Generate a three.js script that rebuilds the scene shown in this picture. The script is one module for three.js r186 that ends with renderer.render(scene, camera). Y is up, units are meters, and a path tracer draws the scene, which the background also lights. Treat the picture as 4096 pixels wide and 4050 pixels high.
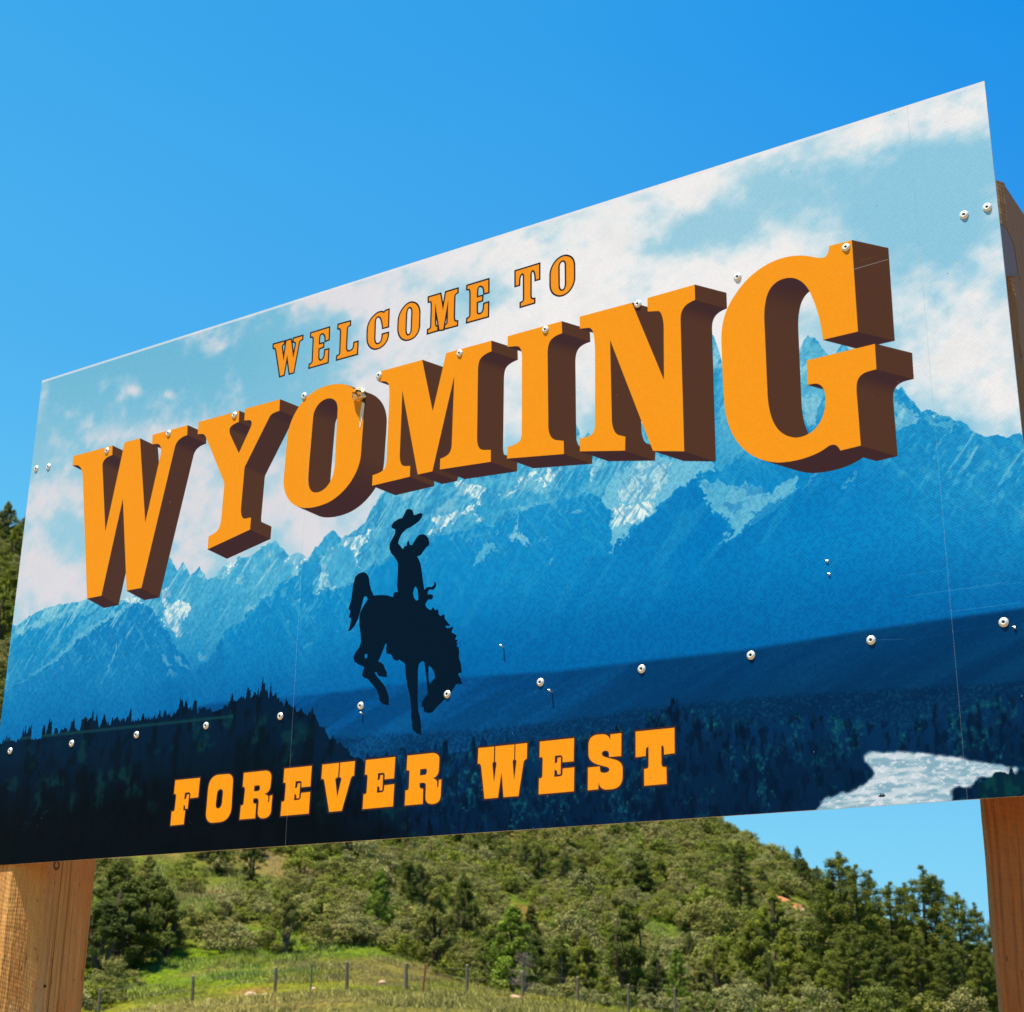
import * as THREE from 'three';
import { mergeGeometries } from 'three/addons/utils/BufferGeometryUtils.js';

// ---------------------------------------------------------------- camera, sky, sun, exposure
const scene = new THREE.Scene();
const EYE = 1.5;                                     // eye height over the grass at the sign
const camera = new THREE.PerspectiveCamera(37.234, 4096 / 4050, 0.05, 9000);
const CR = new THREE.Vector3(0.83466344, 0.01017753, -0.55066629);
const CU = new THREE.Vector3(0.16973493, 0.94641132, 0.27476474);
const CB = new THREE.Vector3(0.52395324, -0.32280338, 0.78820745);
camera.position.set(0, EYE, 0);
camera.quaternion.setFromRotationMatrix(new THREE.Matrix4().makeBasis(CR, CU, CB));
camera.focus = 3.1;
camera.userData.fStop = 13;

const renderer = new THREE.WebGLRenderer({ antialias: true });
renderer.toneMapping = THREE.LinearToneMapping;
const EXPOSURE = 1.9;
renderer.toneMappingExposure = EXPOSURE;
renderer.shadowMap.enabled = true;

const SUN = new THREE.Vector3(-0.14, 1, 0.3).normalize();
const sun = new THREE.DirectionalLight(new THREE.Color().setRGB(1.0, 0.9, 0.73), 5);
sun.position.copy(SUN).multiplyScalar(300).add(new THREE.Vector3(-60, 0, -90));
sun.target.position.set(-60, 0, -90);
sun.castShadow = true;
sun.shadow.radius = 1;
sun.shadow.mapSize.set(4096, 4096);
Object.assign(sun.shadow.camera, { left: -260, right: 260, top: 260, bottom: -260, near: 1, far: 900 });
scene.add(sun, sun.target);

const clamp01 = (t) => Math.min(1, Math.max(0, t));
{ // clear summer sky: pale near the horizon, deep blue above, a little paler towards the sun's side
  const w = 512, h = 256, d = new Float32Array(w * h * 4);
  const stops = [[0, 0.33, 0.79, 0.97], [5, 0.25, 0.72, 0.95], [10, 0.17, 0.62, 0.92], [16, 0.12, 0.53, 0.9], [24, 0.072, 0.43, 0.87], [36, 0.04, 0.372, 0.83], [60, 0.026, 0.3, 0.74], [90, 0.02, 0.26, 0.7]];
  for (let j = 0; j < h; j++) for (let i = 0; i < w; i++) {
    const el = ((j + 0.5) / h - 0.5) * Math.PI, az = ((i + 0.5) / w - 0.5) * 2 * Math.PI;
    const dir = new THREE.Vector3(Math.cos(el) * Math.cos(az), Math.sin(el), Math.cos(el) * Math.sin(az));
    const e = Math.max(0, el * 180 / Math.PI);
    let k = 0; while (k < stops.length - 2 && e > stops[k + 1][0]) k++;
    const t = Math.min(1, (e - stops[k][0]) / (stops[k + 1][0] - stops[k][0]));
    const c = [1, 2, 3].map((q) => stops[k][q] + (stops[k + 1][q] - stops[k][q]) * t);
    const g = dir.dot(SUN);                            // scattering towards the sun
    const side = -dir.x * 0.69 + dir.z * 0.72;         // horizontal share of the same
    const add = 0.06 * Math.pow(Math.max(0, g), 6) + 0.095 * side * Math.cos(el) - 0.1 * Math.max(0, -side - 0.2) * Math.cos(el) * clamp01((e - 6) / 22);   // deepest away from the sun
    d[(j * w + i) * 4] = Math.max(0.008, c[0] + add * 0.5) / EXPOSURE;
    d[(j * w + i) * 4 + 1] = Math.max(0.1, c[1] + add * 1.5) / EXPOSURE;
    d[(j * w + i) * 4 + 2] = Math.max(0.3, c[2] + add * 0.3) / EXPOSURE;
    d[(j * w + i) * 4 + 3] = 1;
  }
  const sky = new THREE.DataTexture(d, w, h, THREE.RGBAFormat, THREE.FloatType);
  sky.mapping = THREE.EquirectangularReflectionMapping; sky.magFilter = THREE.LinearFilter; sky.minFilter = THREE.LinearFilter;
  sky.needsUpdate = true;
  scene.background = sky; scene.environment = sky;
}

// ---------------------------------------------------------------- helpers
let seed = 20240611;
const rnd = () => { seed = (seed + 0x6D2B79F5) | 0; let t = Math.imul(seed ^ (seed >>> 15), 1 | seed); t = (t + Math.imul(t ^ (t >>> 7), 61 | t)) ^ t; return ((t ^ (t >>> 14)) >>> 0) / 4294967296; };
const rr = (a, b) => a + (b - a) * rnd();
const clamp = (x, a = 0, b = 1) => Math.min(b, Math.max(a, x));
const smooth = (a, b, x) => { const t = clamp((x - a) / (b - a)); return t * t * (3 - 2 * t); };
const lerp = (a, b, t) => a + (b - a) * t;
function table(pts, x) {                              // piecewise linear
  if (x <= pts[0][0]) return pts[0][1];
  for (let i = 1; i < pts.length; i++) if (x <= pts[i][0]) return lerp(pts[i - 1][1], pts[i][1], (x - pts[i - 1][0]) / (pts[i][0] - pts[i - 1][0]));
  return pts[pts.length - 1][1];
}
const NT = new Float32Array(65536); for (let i = 0; i < 65536; i++) NT[i] = rnd();
const cell = (x, y) => NT[((x & 255) + ((y & 255) << 8) + ((x >> 8) * 7919 + (y >> 8) * 104729)) & 65535];
function vnoise(x, y) {
  const xi = Math.floor(x), yi = Math.floor(y); let fx = x - xi, fy = y - yi;
  fx = fx * fx * (3 - 2 * fx); fy = fy * fy * (3 - 2 * fy);
  const a = cell(xi, yi), b = cell(xi + 1, yi), c = cell(xi, yi + 1), d = cell(xi + 1, yi + 1);
  return a + (b - a) * fx + (c - a) * fy + (a - b - c + d) * fx * fy;
}
function fbm(x, y, o = 4) { let s = 0, a = 0.5, n = 0; for (let i = 0; i < o; i++) { s += a * vnoise(x, y); n += a; a *= 0.5; x = x * 2.03 + 17.3; y = y * 2.03 + 9.1; } return s / n; }
const taken = new Map();
function numbered(name) { const n = taken.get(name) || 0; taken.set(name, n + 1); return n ? name + '_' + String(n).padStart(3, '0') : name; }
function cast(o) { o.traverse((m) => { if (m.isMesh) { m.castShadow = true; m.receiveShadow = true; } }); return o; }
function top(o, name, label, category, group, kind) {
  o.name = numbered(name); const u = {}; if (label) u.label = label; if (category) u.category = category; if (group) u.group = group; if (kind) u.kind = kind;
  o.userData = u; scene.add(o); cast(o); return o;
}
function part(parent, name, geometry, material) { const m = new THREE.Mesh(geometry, material); m.name = name; parent.add(m); return m; }
const std = (r, g, b, rough = 0.9, extra = {}) => new THREE.MeshStandardMaterial({ color: new THREE.Color().setRGB(r, g, b), roughness: rough, metalness: 0, ...extra });

// a pixel of the 4096 x 4050 photograph as a direction, and the sign's own plane measured in metres from its upper left corner
const F = 6011.334, SX = -2.99672622, SY = EYE + 1.54924555, SZ = -2.30488389, SW = 2.44, SH = 1.2274;
function ray(px, py) {
  const a = (px - 2048) / F, b = -(py - 2025) / F;
  return new THREE.Vector3().addScaledVector(CR, a).addScaledVector(CU, b).addScaledVector(CB, -1).normalize();
}
function onSign(px, py) { const r = ray(px, py), t = SZ / r.z; return [r.x * t - SX, SY - (EYE + r.y * t)]; }
function toPhoto(u, v) {
  const X = SX + u, Y = SY - v - EYE, Z = SZ;
  const x = X * CR.x + Y * CR.y + Z * CR.z, y = X * CU.x + Y * CU.y + Z * CU.z, z = -(X * CB.x + Y * CB.y + Z * CB.z);
  return [2048 + F * x / z, 2025 - F * y / z];
}
// ---------------------------------------------------------------- the print on the sign (flat artwork: lettering, emblem, landscape picture)
// outlines read off the photograph: [x0, y0, scale] of the measured window, then M / L / Q / C commands
function outline(win, cmds) {
  const [ox, oy, s] = win, out = []; let cur = [], t = cmds.trim().split(/[\s,]+/), i = 0, mode = 'M', x = 0, y = 0;
  const num = () => parseFloat(t[i++]);
  const put = (a, b) => { cur.push(onSign(ox + a / s, oy + b / s)); };
  while (i < t.length) {
    if (/[A-Z]/.test(t[i])) { mode = t[i++]; if (mode === 'Z') { out.push(cur); cur = []; continue; } }
    if (mode === 'M') { x = num(); y = num(); put(x, y); mode = 'L'; }
    else if (mode === 'L') { x = num(); y = num(); put(x, y); }
    else if (mode === 'Q') { const a = num(), b = num(), c = num(), d = num(); for (let k = 1; k <= 8; k++) { const q = k / 8, p = 1 - q; put(p * p * x + 2 * p * q * a + q * q * c, p * p * y + 2 * p * q * b + q * q * d); } x = c; y = d; }
    else if (mode === 'C') { const a = num(), b = num(), c = num(), d = num(), e = num(), f = num(); for (let k = 1; k <= 16; k++) { const q = k / 16, p = 1 - q; put(p * p * p * x + 3 * p * p * q * a + 3 * p * q * q * c + q * q * q * e, p * p * p * y + 3 * p * p * q * b + 3 * p * q * q * d + q * q * q * f); } x = e; y = f; }
  }
  if (cur.length) out.push(cur);
  return out;
}
const wW = [270, 1680, 2.4487], wY = [780, 1580, 2.8088], wO = [1110, 1500, 3.2931], wM = [1470, 1340, 2.8939], wI = [2010, 1260, 2.9844], wN = [2300, 1120, 2.5811], wG = [2860, 940, 2.3561];
const BIG = [
  outline(wW, 'M 57 355 L 439 253 L 437 345 Q 350 370 340 440 L 369 1092 L 558 222 L 708 182 L 760 1005 L 913 330 Q 920 240 880 236 L 827 240 L 832 148 L 1175 53 L 1171 150 Q 1075 180 1052 260 L 722 1648 L 577 1675 L 540 775 L 330 1724 L 190 1752 L 148 560 Q 140 455 95 445 L 48 447 Z'),
  outline(wY, 'M 40 305 L 497 180 L 490 305 Q 385 345 385 400 Q 388 430 395 450 L 491 655 L 630 350 Q 645 290 610 285 L 552 288 L 560 158 L 953 50 L 947 180 Q 855 205 835 250 L 560 805 Q 552 830 550 880 L 515 1280 Q 512 1395 560 1393 L 628 1378 L 617 1515 L 140 1737 L 150 1592 Q 245 1550 265 1500 Q 293 1440 297 1350 L 328 1003 L 320 970 L 135 510 Q 110 440 80 440 L 27 443 Z'),
  outline(wO, 'M 820 120 C 1010 122 1135 270 1135 500 L 1130 600 L 1098 1050 C 1075 1330 850 1600 650 1690 C 520 1745 430 1757 350 1755 C 180 1745 75 1600 78 1390 L 95 1200 L 130 800 C 150 640 230 480 330 350 C 470 190 640 120 820 120 Z M 690 310 C 580 310 490 420 470 540 L 410 1250 L 405 1370 C 405 1480 430 1545 490 1550 C 520 1552 560 1550 620 1500 C 690 1440 745 1330 755 1170 L 785 560 L 790 470 C 795 370 760 315 690 310 Z'),
  outline(wM, 'M 133 428 L 633 290 L 754 882 L 910 212 L 1433 68 L 1435 190 Q 1320 235 1295 300 Q 1280 340 1278 420 L 1268 1200 Q 1270 1335 1340 1333 L 1427 1333 L 1427 1470 L 837 1560 L 840 1435 Q 940 1405 960 1340 Q 975 1310 975 1240 L 1003 482 L 750 1582 L 580 1618 L 403 648 L 373 1380 Q 370 1520 430 1520 L 494 1518 L 490 1643 L 52 1748 L 58 1625 Q 185 1590 205 1530 Q 220 1490 222 1420 L 253 700 Q 255 600 240 565 Q 225 540 190 538 L 130 540 Z'),
  outline(wI, 'M 62 255 L 706 77 L 712 220 Q 600 255 565 320 Q 540 370 538 450 L 547 1310 Q 545 1400 575 1450 Q 600 1490 650 1497 L 730 1505 L 734 1662 L 52 1718 L 60 1580 Q 180 1545 210 1500 Q 230 1465 230 1390 L 232 530 Q 235 420 200 385 Q 185 373 150 375 L 60 383 Z'),
  outline(wN, 'M 48 380 L 587 236 L 918 1032 L 915 480 Q 905 330 860 322 L 750 328 L 748 188 L 1235 50 L 1240 208 Q 1140 245 1110 310 Q 1088 350 1090 430 L 1128 1772 L 805 1768 L 362 622 L 380 1430 Q 382 1530 415 1575 Q 440 1605 470 1608 L 520 1620 L 517 1765 L 50 1772 L 50 1640 Q 150 1620 180 1590 Q 207 1560 208 1480 L 207 760 Q 205 580 180 525 Q 165 497 140 495 L 50 505 Z'),
  outline(wG, 'M 1290 50 L 1348 912 L 1018 990 C 1000 830 965 680 890 530 C 840 440 770 405 710 405 C 600 405 495 480 475 640 Q 463 700 465 800 L 495 1490 C 505 1700 560 1900 760 1912 C 900 1905 1035 1790 1042 1560 C 1042 1480 1020 1400 940 1403 L 872 1415 L 865 1185 L 1507 1028 L 1522 1268 C 1420 1290 1345 1310 1335 1420 Q 1333 1480 1340 1540 L 1375 1988 L 1182 2035 C 1150 1970 1110 1965 1060 2000 C 960 2080 780 2140 600 2148 C 330 2140 130 1960 90 1620 L 75 1400 L 60 1000 C 55 800 120 660 200 550 C 330 350 560 195 800 195 C 900 195 950 225 1020 215 C 1060 205 1073 160 1077 105 Z'),
];
const wA = [1080, 1180, 4.6], wB = [1450, 1080, 3.7154], wC = [2030, 1000, 6.662];
const SMALL = [
  outline(wA, 'M 66 915 L 258 862 L 250 905 Q 212 920 213 960 L 247 1215 L 300 850 L 383 825 L 425 1165 L 473 920 Q 480 865 455 862 L 430 858 L 437 805 L 594 760 L 590 815 Q 535 840 528 880 L 430 1425 L 358 1445 L 314 1105 L 252 1472 L 183 1495 L 118 1050 Q 105 975 85 972 L 65 972 Z'),
  outline(wA, 'M 757 708 L 1085 607 L 1078 820 L 1022 842 L 1022 800 Q 1015 705 965 705 Q 905 712 902 800 L 897 915 L 978 895 L 975 955 L 890 990 L 885 1150 Q 890 1215 930 1215 Q 1000 1190 1008 1080 L 1012 1022 L 1072 1008 L 1058 1240 L 723 1337 L 730 1285 Q 780 1265 785 1215 L 803 830 Q 803 765 775 765 L 753 768 Z'),
  outline(wA, 'M 1260 552 L 1470 493 L 1468 555 Q 1415 575 1412 630 L 1395 960 Q 1395 1045 1440 1047 Q 1540 1030 1548 920 L 1550 887 L 1608 870 L 1598 1085 L 1232 1187 L 1236 1130 Q 1290 1110 1293 1060 L 1307 680 Q 1305 615 1280 612 L 1257 615 Z'),
  outline(wB, 'M 385 597 L 378 840 L 305 860 Q 298 770 275 715 Q 255 685 230 688 Q 185 705 180 780 L 173 1020 Q 175 1105 215 1108 Q 285 1100 297 1000 L 300 962 L 376 940 Q 375 1000 355 1050 Q 290 1165 180 1170 Q 80 1150 75 1020 L 78 890 Q 85 770 170 690 Q 230 625 290 630 Q 320 645 330 632 L 340 612 Z'),
  outline(wB, 'M 735 488 Q 840 500 843 640 L 838 840 Q 830 930 770 990 Q 710 1040 640 1037 Q 540 1020 533 880 L 538 760 Q 545 650 610 570 Q 670 490 735 488 Z M 703 548 Q 655 560 645 660 L 637 880 Q 635 975 675 978 Q 730 965 732 870 L 742 640 Q 745 560 703 548 Z'),
  outline(wB, 'M 985 410 L 1155 360 L 1195 600 L 1240 335 L 1410 283 L 1410 335 Q 1365 355 1362 400 L 1355 700 Q 1355 770 1385 770 L 1405 770 L 1403 822 L 1225 870 L 1228 825 Q 1262 810 1265 770 L 1272 450 L 1197 885 L 1143 890 L 1078 500 L 1075 790 Q 1078 845 1100 848 L 1112 848 L 1110 898 L 972 940 L 975 895 Q 1020 880 1022 830 L 1030 530 Q 1030 465 1010 465 L 985 470 Z'),
  outline(wB, 'M 1560 238 L 1868 145 L 1868 330 L 1812 347 Q 1810 285 1795 255 Q 1770 230 1745 233 Q 1705 250 1702 310 L 1697 412 L 1777 390 L 1775 452 L 1697 478 L 1695 620 Q 1700 665 1730 665 Q 1795 650 1805 570 L 1810 508 L 1865 490 L 1862 690 L 1555 775 L 1558 728 Q 1605 710 1605 660 L 1607 350 Q 1605 285 1580 282 L 1558 285 Z'),
  outline(wC, 'M 218 572 L 840 380 L 840 770 L 755 795 Q 755 690 735 620 Q 715 545 680 538 Q 615 550 608 660 L 608 1230 Q 612 1320 665 1320 L 707 1315 L 705 1405 L 355 1508 L 355 1420 Q 440 1390 445 1300 L 443 720 Q 440 625 400 622 Q 325 650 308 790 L 303 930 L 218 955 Z'),
  outline(wC, 'M 1560 165 Q 1760 185 1768 420 L 1770 760 Q 1760 930 1640 1080 Q 1520 1210 1380 1212 Q 1165 1190 1152 940 L 1152 640 Q 1170 450 1300 300 Q 1420 170 1560 165 Z M 1490 275 Q 1370 300 1352 450 L 1357 940 Q 1360 1085 1440 1100 Q 1555 1080 1565 880 L 1560 410 Q 1560 290 1490 275 Z'),
];
const wD = [660, 3060, 4.2], wE = [1090, 3020, 5.2216], wF = [1430, 2990, 5.2216], wH = [1890, 2950, 4.493], wK = [2320, 2880, 4.7122];
const WEST = [
  outline(wD, 'M 170 263 L 587 222 L 555 550 L 418 567 L 423 500 Q 420 465 395 467 L 335 473 L 320 583 Q 350 580 357 550 L 362 510 Q 375 500 405 500 L 378 742 L 333 745 L 335 710 Q 333 682 310 682 L 305 768 L 337 768 L 312 1003 L 87 1027 L 108 787 L 130 787 Q 158 780 160 740 L 183 540 Q 185 493 160 492 L 147 492 Z'),
  outline(wD, 'M 900 170 L 1060 158 Q 1140 165 1140 270 L 1115 720 Q 1090 950 900 970 L 790 980 Q 685 975 685 830 L 720 420 Q 740 190 900 170 Z M 935 413 Q 880 415 870 500 L 850 670 Q 848 735 890 738 Q 940 730 955 640 L 970 480 Q 975 418 935 413 Z'),
  outline(wD, 'M 1322 140 L 1690 100 Q 1790 105 1785 220 L 1768 380 Q 1750 470 1665 495 Q 1735 505 1735 560 L 1730 640 Q 1745 645 1750 600 L 1757 520 L 1802 515 L 1780 780 Q 1760 900 1640 905 Q 1545 900 1555 800 L 1570 620 Q 1570 568 1530 565 L 1485 570 L 1475 620 Q 1480 660 1530 658 L 1512 903 L 1248 925 L 1272 685 L 1290 685 Q 1315 680 1318 640 L 1340 430 Q 1342 375 1320 373 L 1302 373 Z M 1500 355 L 1492 450 L 1560 445 Q 1590 440 1593 385 Q 1595 350 1575 348 Z'),
  outline(wE, 'M 245 293 L 820 233 L 790 665 L 600 685 L 605 600 Q 605 550 560 552 L 482 560 L 468 703 Q 510 700 515 660 L 522 610 Q 530 598 580 595 L 555 910 L 493 915 L 495 870 Q 492 825 460 825 L 447 955 L 530 945 Q 580 940 585 890 L 597 800 L 787 780 L 755 1235 L 163 1285 L 187 985 L 215 982 Q 247 975 250 935 L 273 640 Q 275 590 250 588 L 225 588 Z'),
  outline(wE, 'M 1040 210 L 1390 172 L 1367 478 Q 1310 485 1312 530 L 1350 880 L 1437 510 Q 1435 475 1393 473 L 1413 168 L 1722 135 L 1703 440 Q 1650 450 1635 500 L 1445 1175 L 1180 1200 L 1080 560 Q 1070 505 1040 510 L 1018 512 Z'),
  outline(wF, 'M 172 270 L 790 205 L 762 655 L 563 675 L 567 590 Q 565 535 520 538 L 427 547 L 420 690 Q 460 690 465 650 L 472 595 Q 480 582 533 580 L 517 907 L 458 910 L 458 860 Q 455 822 412 820 L 403 955 L 490 945 Q 545 940 550 890 L 557 797 L 768 773 L 740 1240 L 103 1298 L 122 987 L 150 983 Q 185 975 187 930 L 207 630 Q 208 578 185 575 L 150 577 Z'),
  outline(wF, 'M 1040 178 L 1570 122 Q 1715 130 1710 260 L 1698 480 Q 1685 625 1565 648 Q 1665 665 1665 760 L 1665 840 Q 1688 840 1690 790 L 1695 685 L 1753 678 L 1735 1030 Q 1720 1180 1560 1192 Q 1415 1190 1417 1060 L 1425 800 Q 1425 745 1370 745 L 1297 752 L 1295 820 Q 1300 870 1370 870 L 1362 1190 L 983 1222 L 998 907 L 1025 903 Q 1065 895 1068 850 L 1083 530 Q 1085 488 1055 487 L 1022 490 Z M 1310 465 L 1303 592 L 1400 580 Q 1445 575 1447 490 Q 1448 455 1420 452 Z'),
  outline(wH, 'M 103 197 L 390 168 L 382 448 Q 355 455 358 490 L 385 805 L 428 480 Q 430 450 402 448 L 408 165 L 755 130 L 748 408 Q 718 415 722 450 L 747 770 L 787 440 Q 785 410 765 408 L 770 128 L 983 105 L 977 390 Q 925 405 915 470 L 825 1062 L 555 1083 L 520 640 L 458 1090 L 212 1112 L 155 550 Q 150 485 120 480 L 92 480 Z'),
  outline(wH, 'M 1208 80 L 1827 17 L 1818 437 L 1618 455 L 1617 370 Q 1612 328 1570 328 L 1482 338 L 1478 470 Q 1520 468 1523 430 L 1525 375 Q 1535 365 1590 362 L 1583 668 L 1522 675 L 1520 630 Q 1515 592 1473 592 L 1470 715 L 1560 705 Q 1610 700 1615 660 L 1620 563 L 1830 543 L 1822 975 L 1185 1032 L 1193 745 L 1220 740 Q 1252 732 1253 690 L 1260 410 Q 1260 365 1235 363 L 1202 367 Z'),
  outline(wK, 'M 780 255 L 778 688 L 545 708 Q 548 640 535 610 Q 515 585 470 587 Q 410 600 412 645 Q 420 690 470 705 L 660 755 Q 800 790 805 930 L 803 1090 Q 790 1290 600 1315 L 490 1322 Q 370 1315 352 1185 L 345 1315 L 145 1335 L 148 905 L 375 882 Q 375 960 390 985 Q 410 1005 460 1003 Q 545 995 552 945 Q 550 905 500 893 L 340 850 Q 165 800 158 660 L 158 470 Q 170 300 340 280 L 440 275 Q 550 285 568 390 L 570 278 Z'),
  outline(wK, 'M 1045 225 L 1780 152 L 1785 635 L 1583 662 L 1580 560 Q 1578 495 1553 490 Q 1532 495 1533 540 L 1537 840 Q 1545 895 1590 897 L 1630 893 L 1635 1213 L 1208 1250 L 1205 933 L 1230 928 Q 1285 925 1290 880 L 1290 515 Q 1245 520 1243 570 L 1238 690 L 1047 713 Z'),
];
const RIDER = outline([1350, 1980, 1.91], 'M 540 110 558 113 572 123 577 140 582 158 597 155 630 142 650 148 640 175 620 203 590 225 560 245 530 258 515 270 495 290 480 315 468 345 460 372 475 390 500 420 510 398 528 392 532 368 540 352 552 385 570 387 585 360 605 328 625 308 650 303 675 312 693 335 700 368 695 390 680 395 665 418 648 440 640 455 615 468 605 470 622 500 635 540 645 610 655 690 662 730 680 712 700 705 720 708 738 690 740 665 752 680 750 705 730 725 705 722 690 735 685 765 705 762 725 768 728 785 718 800 695 798 680 815 668 840 680 865 700 880 715 885 728 862 745 885 768 880 770 915 785 930 815 915 818 950 830 965 858 1000 820 1000 830 1020 850 1022 882 1010 868 1055 880 1060 908 1075 895 1110 915 1112 905 1135 917 1140 900 1160 918 1160 928 1190 925 1250 940 1290 947 1360 925 1360 922 1385 935 1400 950 1445 905 1445 885 1480 865 1510 830 1550 790 1590 750 1630 725 1660 700 1668 665 1660 658 1640 660 1625 645 1620 645 1590 655 1570 690 1520 688 1480 680 1400 670 1330 665 1280 655 1270 640 1272 620 1295 612 1340 612 1450 610 1560 615 1650 628 1700 637 1760 637 1830 610 1825 575 1795 570 1760 572 1740 562 1700 565 1650 555 1540 535 1460 525 1400 515 1290 510 1283 470 1258 455 1268 430 1258 415 1230 405 1215 375 1213 372 1180 376 1140 370 1133 360 1150 345 1190 325 1240 308 1275 325 1282 350 1300 358 1325 375 1360 375 1393 340 1390 312 1380 298 1352 282 1355 285 1370 310 1405 350 1450 375 1500 390 1550 390 1608 350 1600 322 1575 318 1545 305 1500 285 1470 255 1435 230 1405 205 1398 188 1380 195 1350 205 1320 195 1310 160 1295 130 1275 123 1240 140 1205 165 1170 180 1130 178 1070 168 1000 168 930 178 890 200 850 232 800 225 780 210 773 198 785 185 840 170 900 155 950 130 1000 100 1035 80 1042 95 1010 103 960 103 940 87 935 98 905 97 880 83 875 98 830 108 790 120 690 135 630 160 605 195 593 220 602 238 635 245 690 255 730 275 773 330 768 380 772 425 785 430 755 445 745 462 748 455 690 462 600 463 520 440 480 410 445 397 410 400 375 420 335 440 295 442 265 415 252 413 235 430 210 470 185 495 180 510 150 525 118 Z M 595 697 583 715 575 750 582 790 600 812 618 805 618 765 610 720 Z M 217 1213 208 1220 204 1238 209 1254 217 1255 226 1246 230 1228 226 1216 Z M 695 1303 692 1360 695 1420 705 1453 725 1425 747 1395 740 1360 720 1320 Z');

// the landscape picture, worked out point by point; positions are in photograph pixels / 2.12
const ridgeA = [[-60, 1200], [22, 1182], [40, 1176], [60, 1160], [100, 1142], [150, 1136], [180, 1120], [210, 1140], [250, 1126], [290, 1100], [312, 1072], [320, 1054], [334, 1077], [345, 1060], [358, 1086], [376, 1070], [390, 1090], [402, 1090], [418, 1072], [440, 1060], [470, 1046], [500, 1032], [520, 1020], [545, 1047], [560, 1044], [578, 1052], [600, 1030], [612, 1010], [628, 1002], [645, 1012], [662, 1004], [690, 985], [702, 962], [715, 938], [740, 918], [800, 905], [850, 895], [900, 880], [960, 872], [1020, 862], [1070, 838], [1086, 800], [1098, 826], [1112, 812], [1130, 830], [1180, 805], [1210, 798], [1260, 740], [1320, 660], [1343, 622], [1352, 642], [1366, 700], [1420, 720], [1480, 690], [1512, 655], [1526, 634], [1540, 648], [1560, 662], [1575, 672], [1590, 650], [1630, 700], [1680, 735], [1702, 730], [1722, 752], [1738, 776], [1760, 776], [1790, 792], [1815, 800], [1855, 816], [1932, 822], [2050, 840]];
const ridgeB = [[-60, 1250], [18, 1215], [75, 1190], [130, 1166], [215, 1150], [262, 1130], [285, 1150], [320, 1195], [345, 1222], [380, 1225], [420, 1196], [470, 1150], [520, 1105], [565, 1082], [640, 1080], [690, 1060], [730, 1070], [780, 1040], [840, 1010], [900, 1022], [960, 1000], [1040, 1000], [1090, 1012], [1150, 1050], [1215, 975], [1262, 925], [1300, 890], [1330, 930], [1372, 1008], [1440, 965], [1500, 925], [1560, 905], [1640, 890], [1720, 858], [1790, 860], [1860, 880], [1932, 900], [2050, 930]];
const hillTop = [[-60, 1420], [150, 1385], [300, 1345], [400, 1322], [520, 1312], [640, 1300], [870, 1272], [1050, 1262], [1250, 1238], [1400, 1222], [1500, 1206], [1640, 1183], [1800, 1160], [1932, 1142], [2050, 1120]];
const woodLeft = [[-60, 1408], [60, 1392], [140, 1376], [230, 1362], [300, 1352], [400, 1340], [436, 1328], [450, 1316], [480, 1312], [505, 1318], [520, 1326], [555, 1334], [575, 1352], [596, 1356], [612, 1385], [640, 1405], [665, 1425], [700, 1450], [760, 1500], [800, 1560], [2050, 1900]];
const woodRight = [[-60, 1900], [560, 1500], [640, 1440], [760, 1420], [900, 1410], [1000, 1395], [1200, 1372], [1260, 1345], [1350, 1350], [1500, 1345], [1560, 1352], [1640, 1365], [1700, 1372], [1800, 1340], [1932, 1310], [2050, 1290]];
const fadeAt = [[-60, 1230], [450, 1200], [750, 1120], [1000, 1040], [1150, 1000], [1400, 980], [1500, 910], [1932, 900], [2050, 900]];
const band2 = [[-60, 1420], [640, 1385], [905, 1371], [1062, 1354], [1178, 1336], [1261, 1326], [1438, 1309], [1683, 1295], [1932, 1279], [2050, 1270]];
const clouds = [[1150, 430, 330, 130, 1.1], [900, 620, 200, 90, 0.6], [1120, 590, 260, 110, 0.8], [980, 720, 160, 160, 0.55], [1500, 500, 160, 60, 0.6], [1850, 220, 130, 60, 0.9], [1780, 620, 120, 100, 1], [1860, 720, 110, 80, 0.7], [1660, 255, 90, 35, 0.5], [640, 550, 110, 26, 0.8], [252, 738, 20, 15, 1.5], [318, 746, 12, 9, 0.8], [105, 925, 90, 45, 0.9], [60, 1100, 120, 60, 1], [245, 826, 120, 26, 1], [150, 1010, 120, 50, 0.3], [560, 950, 80, 100, 0.7], [440, 960, 60, 90, 0.7], [1400, 600, 90, 90, 0.7], [780, 760, 80, 40, 0.8],
  [180, 650, 160, 110, -1.1], [450, 690, 150, 60, -0.9], [600, 640, 80, 50, -0.7], [1340, 430, 85, 34, -1.5], [1250, 462, 70, 25, -1], [1600, 360, 150, 60, -0.75], [1720, 450, 110, 80, -0.55], [1450, 350, 90, 40, -0.5], [820, 540, 90, 30, -0.6], [110, 1010, 70, 40, -0.6], [940, 560, 80, 25, -0.6], [1700, 330, 70, 60, -0.3]];
const river = [[1620, 1422], [1700, 1419], [1770, 1424], [1818, 1432], [1878, 1445], [1932, 1452], [1945, 1458], [1926, 1464], [1890, 1466], [1840, 1466], [1836, 1482], [1829, 1500], [1814, 1483], [1802, 1478], [1795, 1492], [1792, 1508], [1800, 1540], [1500, 1560], [1520, 1531], [1540, 1520], [1575, 1502], [1620, 1488], [1640, 1472], [1660, 1464], [1645, 1450], [1630, 1432]];
const mix3 = (a, b, t) => [a[0] + (b[0] - a[0]) * t, a[1] + (b[1] - a[1]) * t, a[2] + (b[2] - a[2]) * t];
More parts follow.
